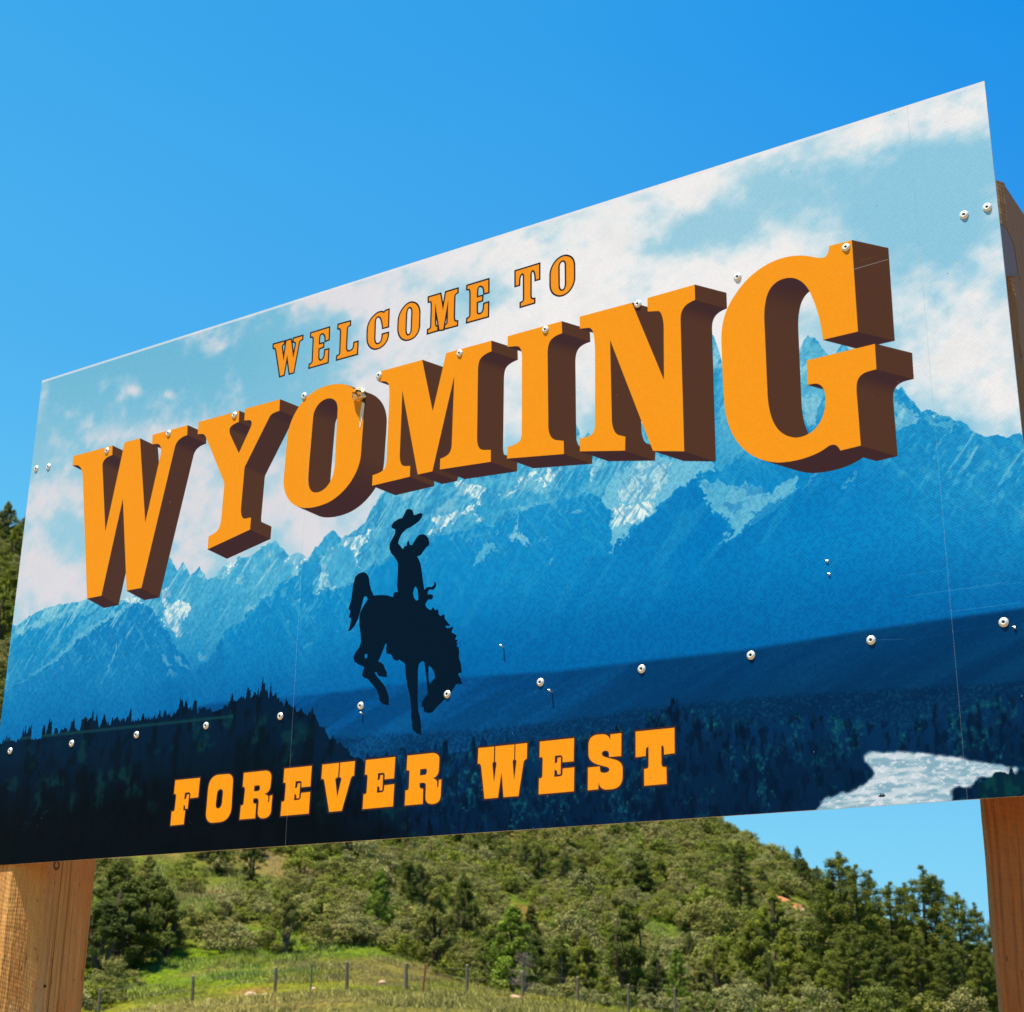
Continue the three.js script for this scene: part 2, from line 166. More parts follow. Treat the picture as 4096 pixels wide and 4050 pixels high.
const treeSaw = (x, w, k) => { const xx = x + fbm(x * 0.9, k, 2) * w * 1.3, c = Math.floor(xx / w), f = (xx / w - c - 0.5) * 2; const hgt = cell(c + k * 31, k * 7); return hgt * hgt * 1.3 * Math.max(0, 1 - Math.pow(Math.abs(f), 0.5 + 1.3 * cell(c, k + 50))) * (0.75 + 0.5 * vnoise(x * 3, k)); };
function mask(polys, w, h) {                          // polygons (photo pixels / 2.12) as a coverage bitmap over the sign
  const cv = document.createElement('canvas'); cv.width = w; cv.height = h; const c = cv.getContext('2d');
  c.fillStyle = '#000'; c.fillRect(0, 0, w, h); c.fillStyle = '#fff';
  for (const p of polys) { c.beginPath(); p.forEach(([x, y], i) => { const [u, v] = onSign(x * 2.12, y * 2.12); i ? c.lineTo(u / SW * w, v / SH * h) : c.moveTo(u / SW * w, v / SH * h); }); c.fill(); }
  const d = c.getImageData(0, 0, w, h).data, out = new Float32Array(w * h); for (let i = 0; i < w * h; i++) out[i] = d[i * 4] / 255;
  const b = new Float32Array(w * h);                  // soften
  for (let y = 0; y < h; y++) for (let x = 0; x < w; x++) { let s = 0, n = 0; for (let k = -5; k <= 5; k++) { const q = x + k; if (q >= 0 && q < w) { s += out[y * w + q]; n++; } } b[y * w + x] = s / n; }
  for (let x = 0; x < w; x++) for (let y = 0; y < h; y++) { let s = 0, n = 0; for (let k = -5; k <= 5; k++) { const q = y + k; if (q >= 0 && q < h) { s += b[q * w + x]; n++; } } out[y * w + x] = s / n; }
  return out;
}
const BW = 2048, BH = 1030;
const z1 = [0, 2100, 1.104], z2 = [900, 1950, 1.365], z3 = [1650, 1750, 1.365], z4 = [2300, 1650, 1.104], z5 = [3000, 1150, 0.9927];
const SN = [220, 234, 240];
const strokes = [                                     // the printed peaks: [window, outline, ink, strength]
  [z1, 'M 50 515 130 465 240 430 330 405 420 385 530 345 590 335 500 400 400 450 300 530 200 620 70 705 30 720 Z', [8, 128, 194], 0.85],
  [z1, 'M 745 160 800 200 900 230 1000 230 1104 170 1104 405 1010 470 950 540 920 600 860 650 780 540 720 460 690 400 700 330 Z', [48, 152, 204], 0.75],
  [z1, 'M 590 335 500 400 400 450 300 530 200 620 70 705 0 760 0 900 560 900 560 770 700 720 860 645 780 540 720 460 690 400 640 355 Z', [0, 112, 184], 0.92],
  [z1, 'M 1104 405 1010 470 950 540 920 600 860 650 700 720 560 770 560 900 1104 900 Z', [0, 104, 178], 0.92],
  [z1, 'M 590 338 480 395 330 500 270 560 150 655 70 700 75 706 160 660 280 572 340 515 420 455 520 395 600 345 Z', [140, 200, 226], 0.75],
  [z1, 'M 330 470 400 400 520 350 420 430 340 510 270 570 Z', [110, 186, 220], 0.5],
  [z1, 'M 100 450 180 425 260 395 330 360 385 320 400 345 320 385 230 430 160 455 Z', [170, 214, 230], 0.55],
  [z1, 'M 530 325 580 310 640 340 610 345 560 345 Z', SN, 0.9],
  [z1, 'M 740 270 765 290 760 320 735 330 745 360 790 330 840 345 830 390 800 440 820 480 790 500 760 470 720 430 710 390 730 370 715 330 720 290 Z', SN, 0.9],
  [z1, 'M 720 560 732 600 755 622 742 628 715 600 Z M 765 570 800 608 850 645 800 628 770 600 Z M 738 640 792 668 740 662 Z M 880 570 915 580 900 610 880 600 Z', [170, 212, 230], 0.7],
  [z1, 'M 512 525 500 570 475 640 440 712 446 712 480 645 506 575 518 525 Z', [160, 210, 230], 0.85],
  [z1, 'M 975 215 1020 165 1040 180 1000 210 Z M 1045 240 1075 220 1070 250 1050 265 Z', SN, 0.85],
  [z2, 'M 0 780 60 745 130 700 200 620 280 555 340 500 400 470 450 520 500 580 560 560 640 555 700 510 760 470 830 430 900 400 1092 380 1092 1092 0 1092 Z', [0, 126, 196], 0.9],
  [z2, 'M 180 330 240 295 300 360 370 440 300 530 200 620 130 690 60 740 0 770 0 480 90 420 Z', [66, 164, 210], 0.6],
  [z2, 'M 520 300 560 240 600 228 640 245 640 320 600 330 560 350 500 390 470 395 Z', [34, 146, 202], 0.8],
  [z2, 'M 690 250 740 205 780 190 790 215 740 250 700 262 Z M 800 180 840 90 870 40 880 140 850 200 810 240 Z', [26, 128, 186], 0.65],
  [z2, 'M 400 470 470 390 530 390 525 470 480 560 430 540 Z', [10, 130, 196], 0.8],
  [z2, 'M 560 360 640 320 690 330 700 400 730 450 700 500 640 545 600 540 570 480 Z', [62, 162, 210], 0.7],
  [z2, 'M 635 280 665 265 720 268 790 235 800 225 775 290 740 345 710 345 690 325 640 315 Z M 705 350 730 345 720 400 740 460 725 450 710 400 Z', SN, 0.92],
  [z2, 'M 530 380 550 440 560 500 600 545 640 550 600 560 540 555 490 585 510 530 525 470 515 410 Z', [190, 220, 234], 0.75],
  [z2, 'M 375 420 455 390 420 425 385 445 Z M 310 385 365 370 330 400 Z M 0 430 45 395 55 420 0 470 Z M 215 365 255 355 240 385 Z', SN, 0.88],
  [z2, 'M 60 510 100 480 100 530 70 540 Z M 200 590 235 580 215 610 Z M 110 670 185 630 130 700 Z M 330 740 360 710 345 745 Z M 425 860 480 840 450 870 Z M 388 610 405 605 400 630 Z M 480 740 495 690 500 700 Z M 640 560 700 520 690 540 Z', [176, 214, 232], 0.55],
  [z3, 'M 60 600 110 555 240 515 340 490 400 480 450 470 570 420 680 370 760 350 900 330 970 300 1060 345 1092 420 1092 1092 0 1092 Z', [4, 128, 198], 0.9],
  [z3, 'M 350 380 400 340 500 330 570 310 700 300 740 345 650 372 560 400 470 430 400 480 345 470 Z', [36, 148, 204], 0.75],
  [z3, 'M 740 300 850 190 960 150 975 230 900 300 800 345 Z', [20, 138, 200], 0.7],
  [z3, 'M 130 390 200 350 250 310 240 390 190 420 Z', [150, 194, 216], 0.7],
  [z3, 'M 235 245 270 240 330 265 400 285 360 330 370 355 330 345 290 315 245 300 Z M 85 425 150 425 200 425 250 400 250 440 210 470 150 500 100 545 90 510 130 480 Z M 255 410 330 370 345 400 300 430 265 440 Z', SN, 0.92],
  [z3, 'M 500 300 560 290 620 250 700 210 760 180 835 152 780 220 700 300 720 240 640 240 560 300 500 325 Z M 560 260 600 200 660 165 680 175 620 230 Z', SN, 0.92],
  [z3, 'M 980 170 1005 210 985 235 975 200 Z M 340 430 390 440 370 475 345 465 Z', [200, 226, 236], 0.85],
  [z3, 'M 535 545 570 510 600 530 640 555 640 575 560 578 Z M 565 430 570 430 575 510 562 515 Z', [170, 212, 230], 0.75],
  [z3, 'M 410 585 450 590 470 610 420 640 370 690 345 690 Z M 440 500 470 510 460 525 Z M 700 560 730 530 710 570 Z M 850 420 930 380 890 440 Z M 780 430 805 415 800 440 Z M 740 700 790 650 770 680 Z', [150, 205, 228], 0.5],
  [z3, 'M 620 360 700 355 640 385 520 410 480 430 560 395 Z', [150, 204, 226], 0.5],
  [z4, 'M 0 470 80 380 130 380 165 440 160 520 100 640 0 700 Z', [2, 126, 196], 0.85],
  [z4, 'M 610 30 700 0 760 160 700 220 640 260 610 210 Z', [92, 176, 214], 0.5],
  [z4, 'M 130 335 200 270 260 225 350 190 480 205 600 215 620 250 520 290 450 340 380 400 350 440 330 460 250 510 200 570 150 637 170 560 160 500 170 430 120 380 Z', [126, 192, 222], 0.9],
  [z4, 'M 545 300 600 300 680 310 760 320 850 350 940 300 970 280 960 350 930 390 860 430 800 490 740 520 680 560 620 590 690 520 680 470 610 420 570 370 Z', [116, 186, 218], 0.85],
  [z4, 'M 350 440 520 290 550 330 610 430 690 520 640 580 570 640 480 760 350 883 0 883 0 660 110 640 150 637 200 570 330 460 Z', [0, 116, 188], 0.92],
  [z4, 'M 800 495 860 430 960 370 1104 330 1104 883 480 883 560 650 690 560 Z', [0, 110, 182], 0.92],
  [z4, 'M 200 330 260 240 330 215 440 220 400 300 340 380 260 400 200 400 Z', [200, 224, 234], 0.75],
  [z4, 'M 165 410 230 420 300 400 350 400 340 440 300 470 230 500 170 510 175 460 Z', [228, 238, 240], 0.92],
  [z4, 'M 270 270 330 235 340 250 290 285 Z M 300 330 360 290 350 310 Z M 220 300 250 270 255 285 Z M 400 260 430 235 425 262 Z', [70, 150, 200], 0.55],
  [z4, 'M 650 410 700 395 780 400 740 430 700 440 Z M 560 310 620 310 600 340 Z M 700 320 800 330 860 360 780 370 Z', [30, 130, 195], 0.6],
  [z5, 'M 195 185 230 190 260 210 300 240 300 400 240 580 200 500 Z', [96, 176, 212], 0.6],
  [z5, 'M 210 430 270 420 290 480 250 550 215 540 Z', [190, 220, 234], 0.55],
  [z5, 'M 560 400 585 385 610 410 640 430 665 455 720 490 800 520 860 540 960 572 1088 580 1088 1092 560 1092 Z', [2, 124, 194], 0.85],
  [z5, 'M 0 900 100 850 200 790 300 720 440 690 560 700 560 1092 0 1092 Z', [0, 118, 190], 0.7],
  [z5, 'M 575 440 620 470 680 520 640 550 580 570 Z', [136, 194, 222], 0.8],
  [z5, 'M 690 500 760 520 850 545 780 555 720 540 Z M 200 800 260 740 290 735 240 775 Z M 360 790 430 740 420 770 380 790 Z M 840 660 900 650 880 670 Z', [120, 188, 218], 0.5],
];
function paintedPeaks() {
  const cv = document.createElement('canvas'); cv.width = BW; cv.height = BH; const c = cv.getContext('2d'); c.clearRect(0, 0, BW, BH);
  for (const [w, o, ink, k] of strokes) { c.fillStyle = 'rgba(' + ink.join(',') + ',' + k + ')'; c.beginPath(); for (const p of outline(w, o)) { p.forEach(([u, v], i) => i ? c.lineTo(u / SW * BW, v / SH * BH) : c.moveTo(u / SW * BW, v / SH * BH)); c.closePath(); } c.fill(); }
  return c.getImageData(0, 0, BW, BH).data;
}
function landscape() {
  const mw = 1024, mh = 515, water = mask([river], mw, mh), peaks = paintedPeaks();
  const cv = document.createElement('canvas'); cv.width = BW; cv.height = BH; const ctx = cv.getContext('2d'), im = ctx.createImageData(BW, BH), D = im.data;
  for (let j = 0; j < BH; j++) for (let i = 0; i < BW; i++) {
    const u = (i + 0.5) / BW * SW, v = (j + 0.5) / BH * SH, P = toPhoto(u, v), x = P[0] / 2.12, y = P[1] / 2.12;
    const jag = (fbm(u * 55, v * 20 + 5, 3) - 0.5) * 22 * clamp((x - 100) / 500, 0.5, 1.2);
    const ra = table(ridgeA, x) + jag, mi = Math.min(mw - 1, i >> 1) + Math.min(mh - 1, j >> 1) * mw;
    let c;
    if (y < ra) {                                     // printed sky and clouds
      let den = 0; for (const k of clouds) { const a = (x - k[0]) / k[2], b = (y - k[1]) / k[3], q = a * a + b * b; if (q < 6) den += k[4] * Math.exp(-q); }
      const f = fbm(u * 5.2 + 3, v * 7, 5) - 0.5, f2 = fbm(u * 16, v * 18 + 40, 4) - 0.5;
      const f3 = fbm(u * 44, v * 50 + 4, 3) - 0.5, a = smooth(-0.34, 0.74, den * 0.6 + f * 1.9 + f2 * 0.9 + f3 * 0.4 + 0.06);
      const deep = smooth(900, 350, x) * smooth(1000, 650, y);
      const blue = mix3(mix3([148, 202, 222], [106, 182, 214], deep), [134, 196, 222], smooth(1350, 1700, x) * 0.9);
      const white = mix3([226, 232, 234], mix3([212, 216, 224], [236, 240, 240], smooth(500, 1100, x)), 0.8);
      c = mix3(blue, white, a);
      c = mix3(c, [205, 216, 222], clamp(f2 * 1.1) * a);
    } else {
      const d = y - ra, rb = table(ridgeB, x) + (fbm(u * 40, v * 14 + 90, 3) - 0.5) * 16;
      const lng = u * 0.62 - v * 0.78, acr = u * 0.78 + v * 0.62;                      // along and across the gullies, which run down to the left
      const streak = fbm(acr * 42, lng * 9 + 4, 4), fine = fbm(acr * 150, lng * 60, 3), mott = fbm(u * 9, v * 11 + 33, 4), grain = fbm(u * 230, v * 230 + 8, 2);
      const rg = 1 - Math.abs(2 * fbm(acr * 30 + 3, lng * 11 + 7, 4) - 1), rk = 1 - Math.abs(2 * fbm(acr * 85, lng * 40 + 12, 3) - 1);
      const low = smooth(0, 300, d);
      c = mix3([86, 176, 214], [6, 126, 194], clamp(low * 1.4 + (streak - 0.5) * 1.3));
      c = mix3(c, [20, 118, 184], clamp(smooth(0.52, 0.36, fine) * 0.55 * (1 - smooth(60, 220, d))));
      c = mix3(c, [176, 216, 232], clamp(smooth(0.78, 0.93, rg) * 0.75 * (1 - smooth(30, 150, d)) * smooth(0.35, 0.6, mott)));
      const down = smooth(1050, 1330, y + (x - 966) * 0.11);
      c = mix3(c, mix3([4, 128, 198], [0, 96, 166], down), smooth(110, 260, d));
      { // the drawn peaks, their outlines broken up by the rock
        const k = 1 - 0.6 * down, wx = ((fbm(u * 46, v * 46 + 70, 4) - 0.5) * 22 + (fbm(u * 170, v * 170, 2) - 0.5) * 12) * k, wy = ((fbm(u * 46 + 31, v * 46, 4) - 0.5) * 20 + (fbm(u * 170 + 9, v * 170, 2) - 0.5) * 12) * k;
        const X = clamp(Math.round(i + wx), 0, BW - 1), Y = clamp(Math.round(j + wy), 0, BH - 1), o = (Y * BW + X) * 4, al = peaks[o + 3] / 255 * (1 - smooth(0, 150, y - table(fadeAt, x)));
        if (al > 0) c = mix3(c, [peaks[o], peaks[o + 1], peaks[o + 2]], al);
      }
      const lit = smooth(120, 190, c[0]), gul = fbm(acr * 120 + 5, lng * 13, 3), gul2 = fbm((u * 0.8 - v * 0.6) * 120, (u * 0.6 + v * 0.8) * 15 + 3, 3);
      c = mix3(c, [72, 158, 206], lit * clamp(smooth(0.45, 0.33, gul) + smooth(0.38, 0.28, gul2)) * 0.6); c = mix3(c, [232, 240, 242], smooth(185, 215, c[0]) * 0.6);
      c = mix3(c, [196, 224, 236], (1 - lit) * smooth(0.66, 0.76, gul) * 0.6 * smooth(150, 20, d));
      c = mix3(c, [90, 178, 216], (1 - lit) * smooth(0.58, 0.74, gul2) * 0.3 * smooth(330, 60, d));
      c = mix3(c, [60, 148, 200], clamp(smooth(0.47, 0.33, fine) * 0.7 + smooth(0.92, 0.99, rk) * 0.5) * lit * 0.8);
      c = mix3(c, [118, 190, 220], smooth(0.6, 0.78, fine) * 0.5 * (1 - lit) * (1 - smooth(60, 230, d)));
      c = mix3(c, [40, 150, 204], smooth(0.56, 0.78, streak) * 0.35 * (1 - lit) * (1 - down));
      c = mix3(c, [0, 100, 170], down * 0.7);
      c = mix3(c, [70, 168, 214], 0.2 * (1 - lit) * smooth(420, 60, d));
      c = mix3(c, [c[0] * 0.88, c[1] * 0.92, c[2] * 0.95], smooth(0.55, 0.4, grain)); c[1] *= 1.04;
      const ht = table(hillTop, x);
      if (y > ht) {                                   // the lower slopes
        const e = y - ht, q = fbm(u * 26, v * 60 + 11, 4), g = fbm(u * 70, v * 140, 3);
        const rgt = smooth(700, 1500, x);
        let hcol = mix3([2, 82, 148], [0, 56, 104], rgt); hcol = mix3(hcol, mix3([6, 84, 140], [0, 44, 84], rgt), smooth(10, 150, e));
        const dg = fbm((u * 0.9 + v * 2.2) * 16, (v - u * 0.35) * 5 + 20, 4), dot = fbm(u * 260, v * 300, 2), b2 = smooth(0, 14, y - table(band2, x));
        hcol = mix3(hcol, mix3([10, 100, 158], [8, 76, 116], rgt), smooth(0.42, 0.74, dg) * 0.28); hcol = mix3(hcol, [0, 40, 78], smooth(0.55, 0.3, dg) * 0.28); hcol = mix3(hcol, [0, 44, 84], smooth(0.52, 0.38, dot) * 0.25);
        hcol = mix3(hcol, [hcol[0], hcol[1] * 0.8, hcol[2] * 0.84], b2); hcol = mix3(hcol, [0, 32, 64], smooth(0.5, 0.36, dot) * 0.34 * b2); hcol = mix3(hcol, [24, 92, 118], smooth(0.6, 0.74, dot) * 0.25 * (0.25 + b2 * 0.75));
        c = mix3(c, hcol, smooth(0, 12, e) * 0.95);
      }
      const wr = table(woodRight, x) + 20 - treeSaw(u * 100, 2.1, 3) * 20 - treeSaw(u * 100 + 0.7, 1.3, 5) * 14 - fbm(u * 14, 3, 3) * 26;
      if (y > wr) {
        const q = fbm(u * 60, v * 16 + 60, 4), g = fbm(u * 34 + 8, v * 30, 4);
        let w = mix3([2, 44, 84], [1, 30, 62], smooth(0, 130, y - wr));
        const sp = fbm(u * 170, v * 150, 3), tk = fbm(u * 130 + 9, v * 55, 3); w = mix3(w, [10, 86, 92], smooth(0.44, 0.68, g) * smooth(0.44, 0.62, sp) * 0.6 * (1 - smooth(60, 190, y - wr) * 0.55)); w = mix3(w, [0, 18, 42], smooth(0.52, 0.34, tk) * 0.65 + smooth(0.5, 0.35, q) * 0.3); w = mix3(w, [40, 140, 150], smooth(0.7, 0.82, sp) * smooth(0.5, 0.66, g) * 0.4);
        c = mix3(c, w, 0.94);
      }
      if (water[mi] > 0.01) {
        const q = fbm(u * 40, v * 200, 3), m = smooth(0.35, 0.6, water[mi] + (fbm(u * 90, v * 90, 2) - 0.5) * 0.3);
        c = mix3(c, mix3(mix3([128, 172, 190], [196, 216, 224], smooth(0.25, 0.7, q)), [224, 234, 238], smooth(0.55, 0.75, fbm(u * 150, v * 240, 2)) * 0.7), m);
      }
      const tr = 1866 - treeSaw(u * 100, 2.1, 9) * 10;
      if (x > tr - 22 && y > 1462 - treeSaw(u * 100, 1.5, 12) * 20 + clamp(1880 - x, 0, 60) * 0.55) c = mix3([1, 34, 52], [6, 70, 66], smooth(0.55, 0.75, fbm(u * 60, v * 40, 3)) * 0.6);
      const wl = table(woodLeft, x) + 6 - treeSaw(u * 100, 3.4, 1) * 22 - treeSaw(u * 100 + 1, 2.2, 2) * 15 - treeSaw(u * 100 + 3, 1.2, 6) * 9 - (x > 430 && x < 620 ? treeSaw(u * 100, 1.3, 4) * 14 : 0);
      if (y > wl) {
        const q = fbm(u * 55, v * 24 + 60, 4), g = fbm(u * 24 + 2, v * 22, 4), e = y - wl;
        let w = mix3([2, 26, 52], [3, 11, 22], smooth(20, 190, e));
        w = mix3(w, [8, 62, 62], smooth(0.57, 0.74, g) * 0.55 * smooth(8, 40, e) * (1 - smooth(110, 220, e)));
        w = mix3(w, [1, 6, 14], smooth(0.5, 0.32, q) * 0.5);
        if (x < 440) w = mix3(w, [16, 66, 70], smooth(4.5, 1, Math.abs(y - (1398 - x * 0.105)) ) * 0.7);
        c = w;
      }
    }
    const o = (j * BW + i) * 4; D[o] = c[0]; D[o + 1] = c[1]; D[o + 2] = c[2]; D[o + 3] = 255;
  }
  ctx.putImageData(im, 0, 0);
  return cv;
}
const PPM = 1490;                                     // print dots per metre
const SEAM1 = 0.929, SEAM2 = 2.302;
const picture = landscape();
const lin = new Float32Array(256); for (let i = 0; i < 256; i++) { const s = i / 255; lin[i] = s <= 0.04045 ? s / 12.92 : Math.pow((s + 0.055) / 1.055, 2.4); }
const srgb8 = (l) => { l = clamp(l); return Math.round(255 * (l <= 0.0031308 ? l * 12.92 : 1.055 * Math.pow(l, 1 / 2.4) - 0.055)); };
const INK = [0.86, 0.83, 0.93];                                // the film's own whiteness
function strip(u0, u1) {
  const w = Math.round((u1 - u0) * PPM), h = Math.round(SH * PPM), cv = document.createElement('canvas'); cv.width = w; cv.height = h;
  const c = cv.getContext('2d');
  c.drawImage(picture, u0 / SW * BW, 0, (u1 - u0) / SW * BW, BH, 0, 0, w, h);
  const trace = (polys) => { c.beginPath(); for (const p of polys) { p.forEach(([u, v], i) => { const X = (u - u0) * PPM, Y = v * PPM; i ? c.lineTo(X, Y) : c.moveTo(X, Y); }); c.closePath(); } };
  // large word: printed block letters with their printed sides
  for (const L of BIG) {
    const quads = [];
    for (const p of L) {
      for (let i = 0; i < p.length; i++) {
        const a = p[i], b = p[(i + 1) % p.length], da = [0.0657 - 0.0063 * a[1], 0.0368 - 0.0091 * a[1]], db = [0.0657 - 0.0063 * b[1], 0.0368 - 0.0091 * b[1]];
        const nx = b[1] - a[1], ny = -(b[0] - a[0]);   // outward for a clockwise outline with v down
        if (nx * da[0] + ny * da[1] <= 0) continue;
        const l = Math.hypot(nx, ny) || 1, under = clamp(ny / l * 0.5 + 0.5);   // how far the printed side looks down
        quads.push({ q: [a, b, [b[0] + db[0], b[1] + db[1]], [a[0] + da[0], a[1] + da[1]]], key: (a[0] + b[0]) * da[0] + (a[1] + b[1]) * da[1], under: -ny / l });
      }
    }
    quads.sort((a, b) => a.key - b.key);
    for (const k of quads) {
      const t = clamp(-k.under * 1.15), g = mix3([80, 51, 34], [62, 37, 37], t), col = 'rgb(' + g.map(Math.round).join(',') + ')';
      trace([k.q]); c.fillStyle = col; c.fill(); c.strokeStyle = col; c.lineWidth = 1; c.stroke();
    }
  }
  for (const L of BIG) { trace(L); c.fillStyle = 'rgb(242,154,22)'; c.fill('evenodd'); }
  c.lineJoin = 'miter'; c.miterLimit = 6;
  for (const L of SMALL) { trace(L); c.strokeStyle = 'rgb(34,26,32)'; c.lineWidth = 0.0068 * PPM; c.stroke(); trace(L); c.fillStyle = 'rgb(240,152,30)'; c.fill('evenodd'); }
  for (const L of WEST) { trace(L); c.strokeStyle = 'rgb(58,38,44)'; c.lineWidth = 0.0062 * PPM; c.stroke(); trace(L); c.fillStyle = 'rgb(250,160,24)'; c.fill('evenodd'); }
  trace(RIDER); c.fillStyle = 'rgb(1,20,40)'; c.fill('evenodd'); c.strokeStyle = 'rgb(1,20,40)'; c.lineWidth = 1.5; c.lineJoin = 'round'; c.stroke();
  // a small boat on the river
  { const [bx, by] = onSign(3528, 3186); c.fillStyle = 'rgb(14,40,60)'; c.beginPath(); c.ellipse((bx - u0) * PPM, by * PPM, 9, 2.4, 0, 0, 7); c.fill(); for (const k of [-4, 0, 4]) c.fillRect((bx - u0) * PPM + k - 1, by * PPM - 6, 2.4, 5); }
  // pale unprinted margin along the top, scuffs and scratches of the film
  c.fillStyle = 'rgba(226,230,232,0.72)'; c.fillRect(0, 0, w, 0.006 * PPM);
  seed = 777;
  const scratch = (px, py, qx, qy, a, wd = 0.9) => { const p = onSign(px, py), q = onSign(qx, qy); c.strokeStyle = 'rgba(200,226,236,' + a * 0.75 + ')'; c.lineWidth = wd * 0.8; c.beginPath(); c.moveTo((p[0] - u0) * PPM, p[1] * PPM); c.lineTo((q[0] - u0) * PPM, q[1] * PPM); c.stroke(); };
  scratch(3418, 1077, 3553, 1038, 0.9, 1.3); scratch(3330, 1102, 3418, 1077, 0.4); scratch(3670, 995, 3735, 970, 0.7); scratch(3780, 1010, 4020, 930, 0.35); scratch(3600, 2305, 3770, 2282, 0.4); scratch(3620, 2388, 4030, 2330, 0.45); scratch(3800, 2448, 4080, 2412, 0.5); scratch(3503, 2561, 3620, 2558, 0.4); scratch(3640, 2560, 4000, 2500, 0.14); scratch(3790, 2365, 4090, 2330, 0.3);
  for (let k = 0; k < 90; k++) { const px = rr(3000, 4060), py = rr(420, 1000) + (3700 - px) * 0.3, l = rr(20, 110), a = rr(0.05, 0.3); scratch(px, py, px + l, py - l * 0.27, a, rr(0.5, 1)); }
  for (let k = 0; k < 60; k++) { const px = rr(3700, 4090), py = rr(900, 2450), l = rr(30, 200); scratch(px, py, px + l, py - l * rr(0.08, 0.24), rr(0.04, 0.2), rr(0.5, 1)); }
  for (let k = 0; k < 240; k++) { const s = rr(0.4, 1.5), a = rr(0.15, 0.7), U = rr(0, SW), V = rr(0, SH); c.fillStyle = rnd() < 0.7 ? 'rgba(225,235,240,' + a + ')' : 'rgba(20,22,26,' + a + ')'; c.beginPath(); c.ellipse((U - u0) * PPM, V * PPM, s, s * rr(0.6, 1.6), 0, 0, 7); c.fill(); }
  for (let k = 0; k < 26; k++) { const U = rr(0.03, 1.9), V = rr(1.1, 1.215); c.strokeStyle = 'rgba(90,130,150,' + rr(0.1, 0.4) + ')'; c.lineWidth = rr(0.5, 1.2); c.beginPath(); let X = (U - u0) * PPM, Y = V * PPM; c.moveTo(X, Y); for (let q = 0; q < 5; q++) { X += rr(-8, 12); Y += rr(-6, 6); c.lineTo(X, Y); } c.stroke(); }
  // the film's prismatic cells: pale cell walls over slightly deeper cells
  for (const e of [SEAM1, SEAM2]) { c.fillStyle = 'rgba(150,205,225,0.16)'; c.fillRect((e - u0) * PPM - 1.1, 0, 2.2, h); }
  const src = c.getImageData(0, 0, w, h).data, out = new Uint8Array(w * h * 4), P = 0.0041;
  for (let y = 0; y < h; y++) for (let x = 0; x < w; x++) {
    const U = u0 + (x + 0.5) / PPM, V = (y + 0.5) / PPM, a = (U * 0.8 + V * 0.6) / P, b = (V * 0.8 - U * 0.6) / P;
    const fa = Math.abs(a - Math.floor(a) - 0.5), fb = Math.abs(b - Math.floor(b) - 0.5), wall = smooth(0.36, 0.47, Math.max(fa, fb));
    const tone = 1 + 0.05 * (cell(Math.floor(a) & 255, Math.floor(b) & 255) - 0.5);
    const o = (y * w + x) * 4, q = ((h - 1 - y) * w + x) * 4;
    const R8 = src[o], B8 = src[o + 2], gain = 0.12 + 0.46 * clamp((B8 - R8) / (B8 + 30)) * smooth(34, 80, B8);   // the opaque inks hide the cells
    for (let k = 0; k < 3; k++) { let l = lin[src[o + k]]; l = l * tone * (0.96 - gain * 0.2 + gain * wall); out[q + k] = srgb8(Math.min(0.86, l * INK[k])); }
    out[q + 3] = 255;
  }
  const t = new THREE.DataTexture(out, w, h, THREE.RGBAFormat); t.colorSpace = THREE.SRGBColorSpace; t.magFilter = THREE.LinearFilter; t.minFilter = THREE.LinearMipmapLinearFilter; t.generateMipmaps = true; t.anisotropy = 8; t.needsUpdate = true;
  return t;
}
// ---------------------------------------------------------------- ground and hill (one sheet)
const azOf = (x, z) => Math.atan2(x, -z) * 180 / Math.PI;
const fenceEl = [[-180, -0.3], [-75, -0.8], [-50, -0.45], [-46, 0.12], [-42.5, 0.59], [-39.8, 0.78], [-35, 0.78], [-33, 0.58], [-31, 0.4], [-29, 0.15], [-25, 0], [-15, -0.1], [60, -0.4], [180, -0.3]];
const baseEl = [[-180, 0.6], [-75, 1.2], [-60, 2.0], [-50, 2.25], [-41, 2.3], [-38.5, 2.4], [-35.7, 1.6], [-33.8, 1.0], [-32, 0.62], [-29, 0.36], [-25, 0.3], [-15, 0.2], [60, 0.2], [180, 0.6]];
const ridgeEl = [[-180, 7], [-110, 9], [-75, 15], [-60, 17.8], [-53.4, 17.0], [-48, 16], [-43, 14.6], [-38, 12.6], [-33, 10.4], [-29, 8.9], [-27, 7.9], [-26, 7.2], [-25, 6.45], [-24, 5.75], [-23, 5.1], [-22, 4.5], [-21, 3.8], [-19.5, 3.0], [-18, 2.2], [-15, 1.6], [-8, 1.2], [10, 1.2], [60, 3], [110, 7], [180, 7]];
const ridgeR = [[-180, 260], [-75, 270], [-53, 265], [-40, 250], [-33, 230], [-25, 195], [-20, 180], [-10, 180], [60, 240], [180, 260]];
const T = (d) => Math.tan(d * Math.PI / 180);
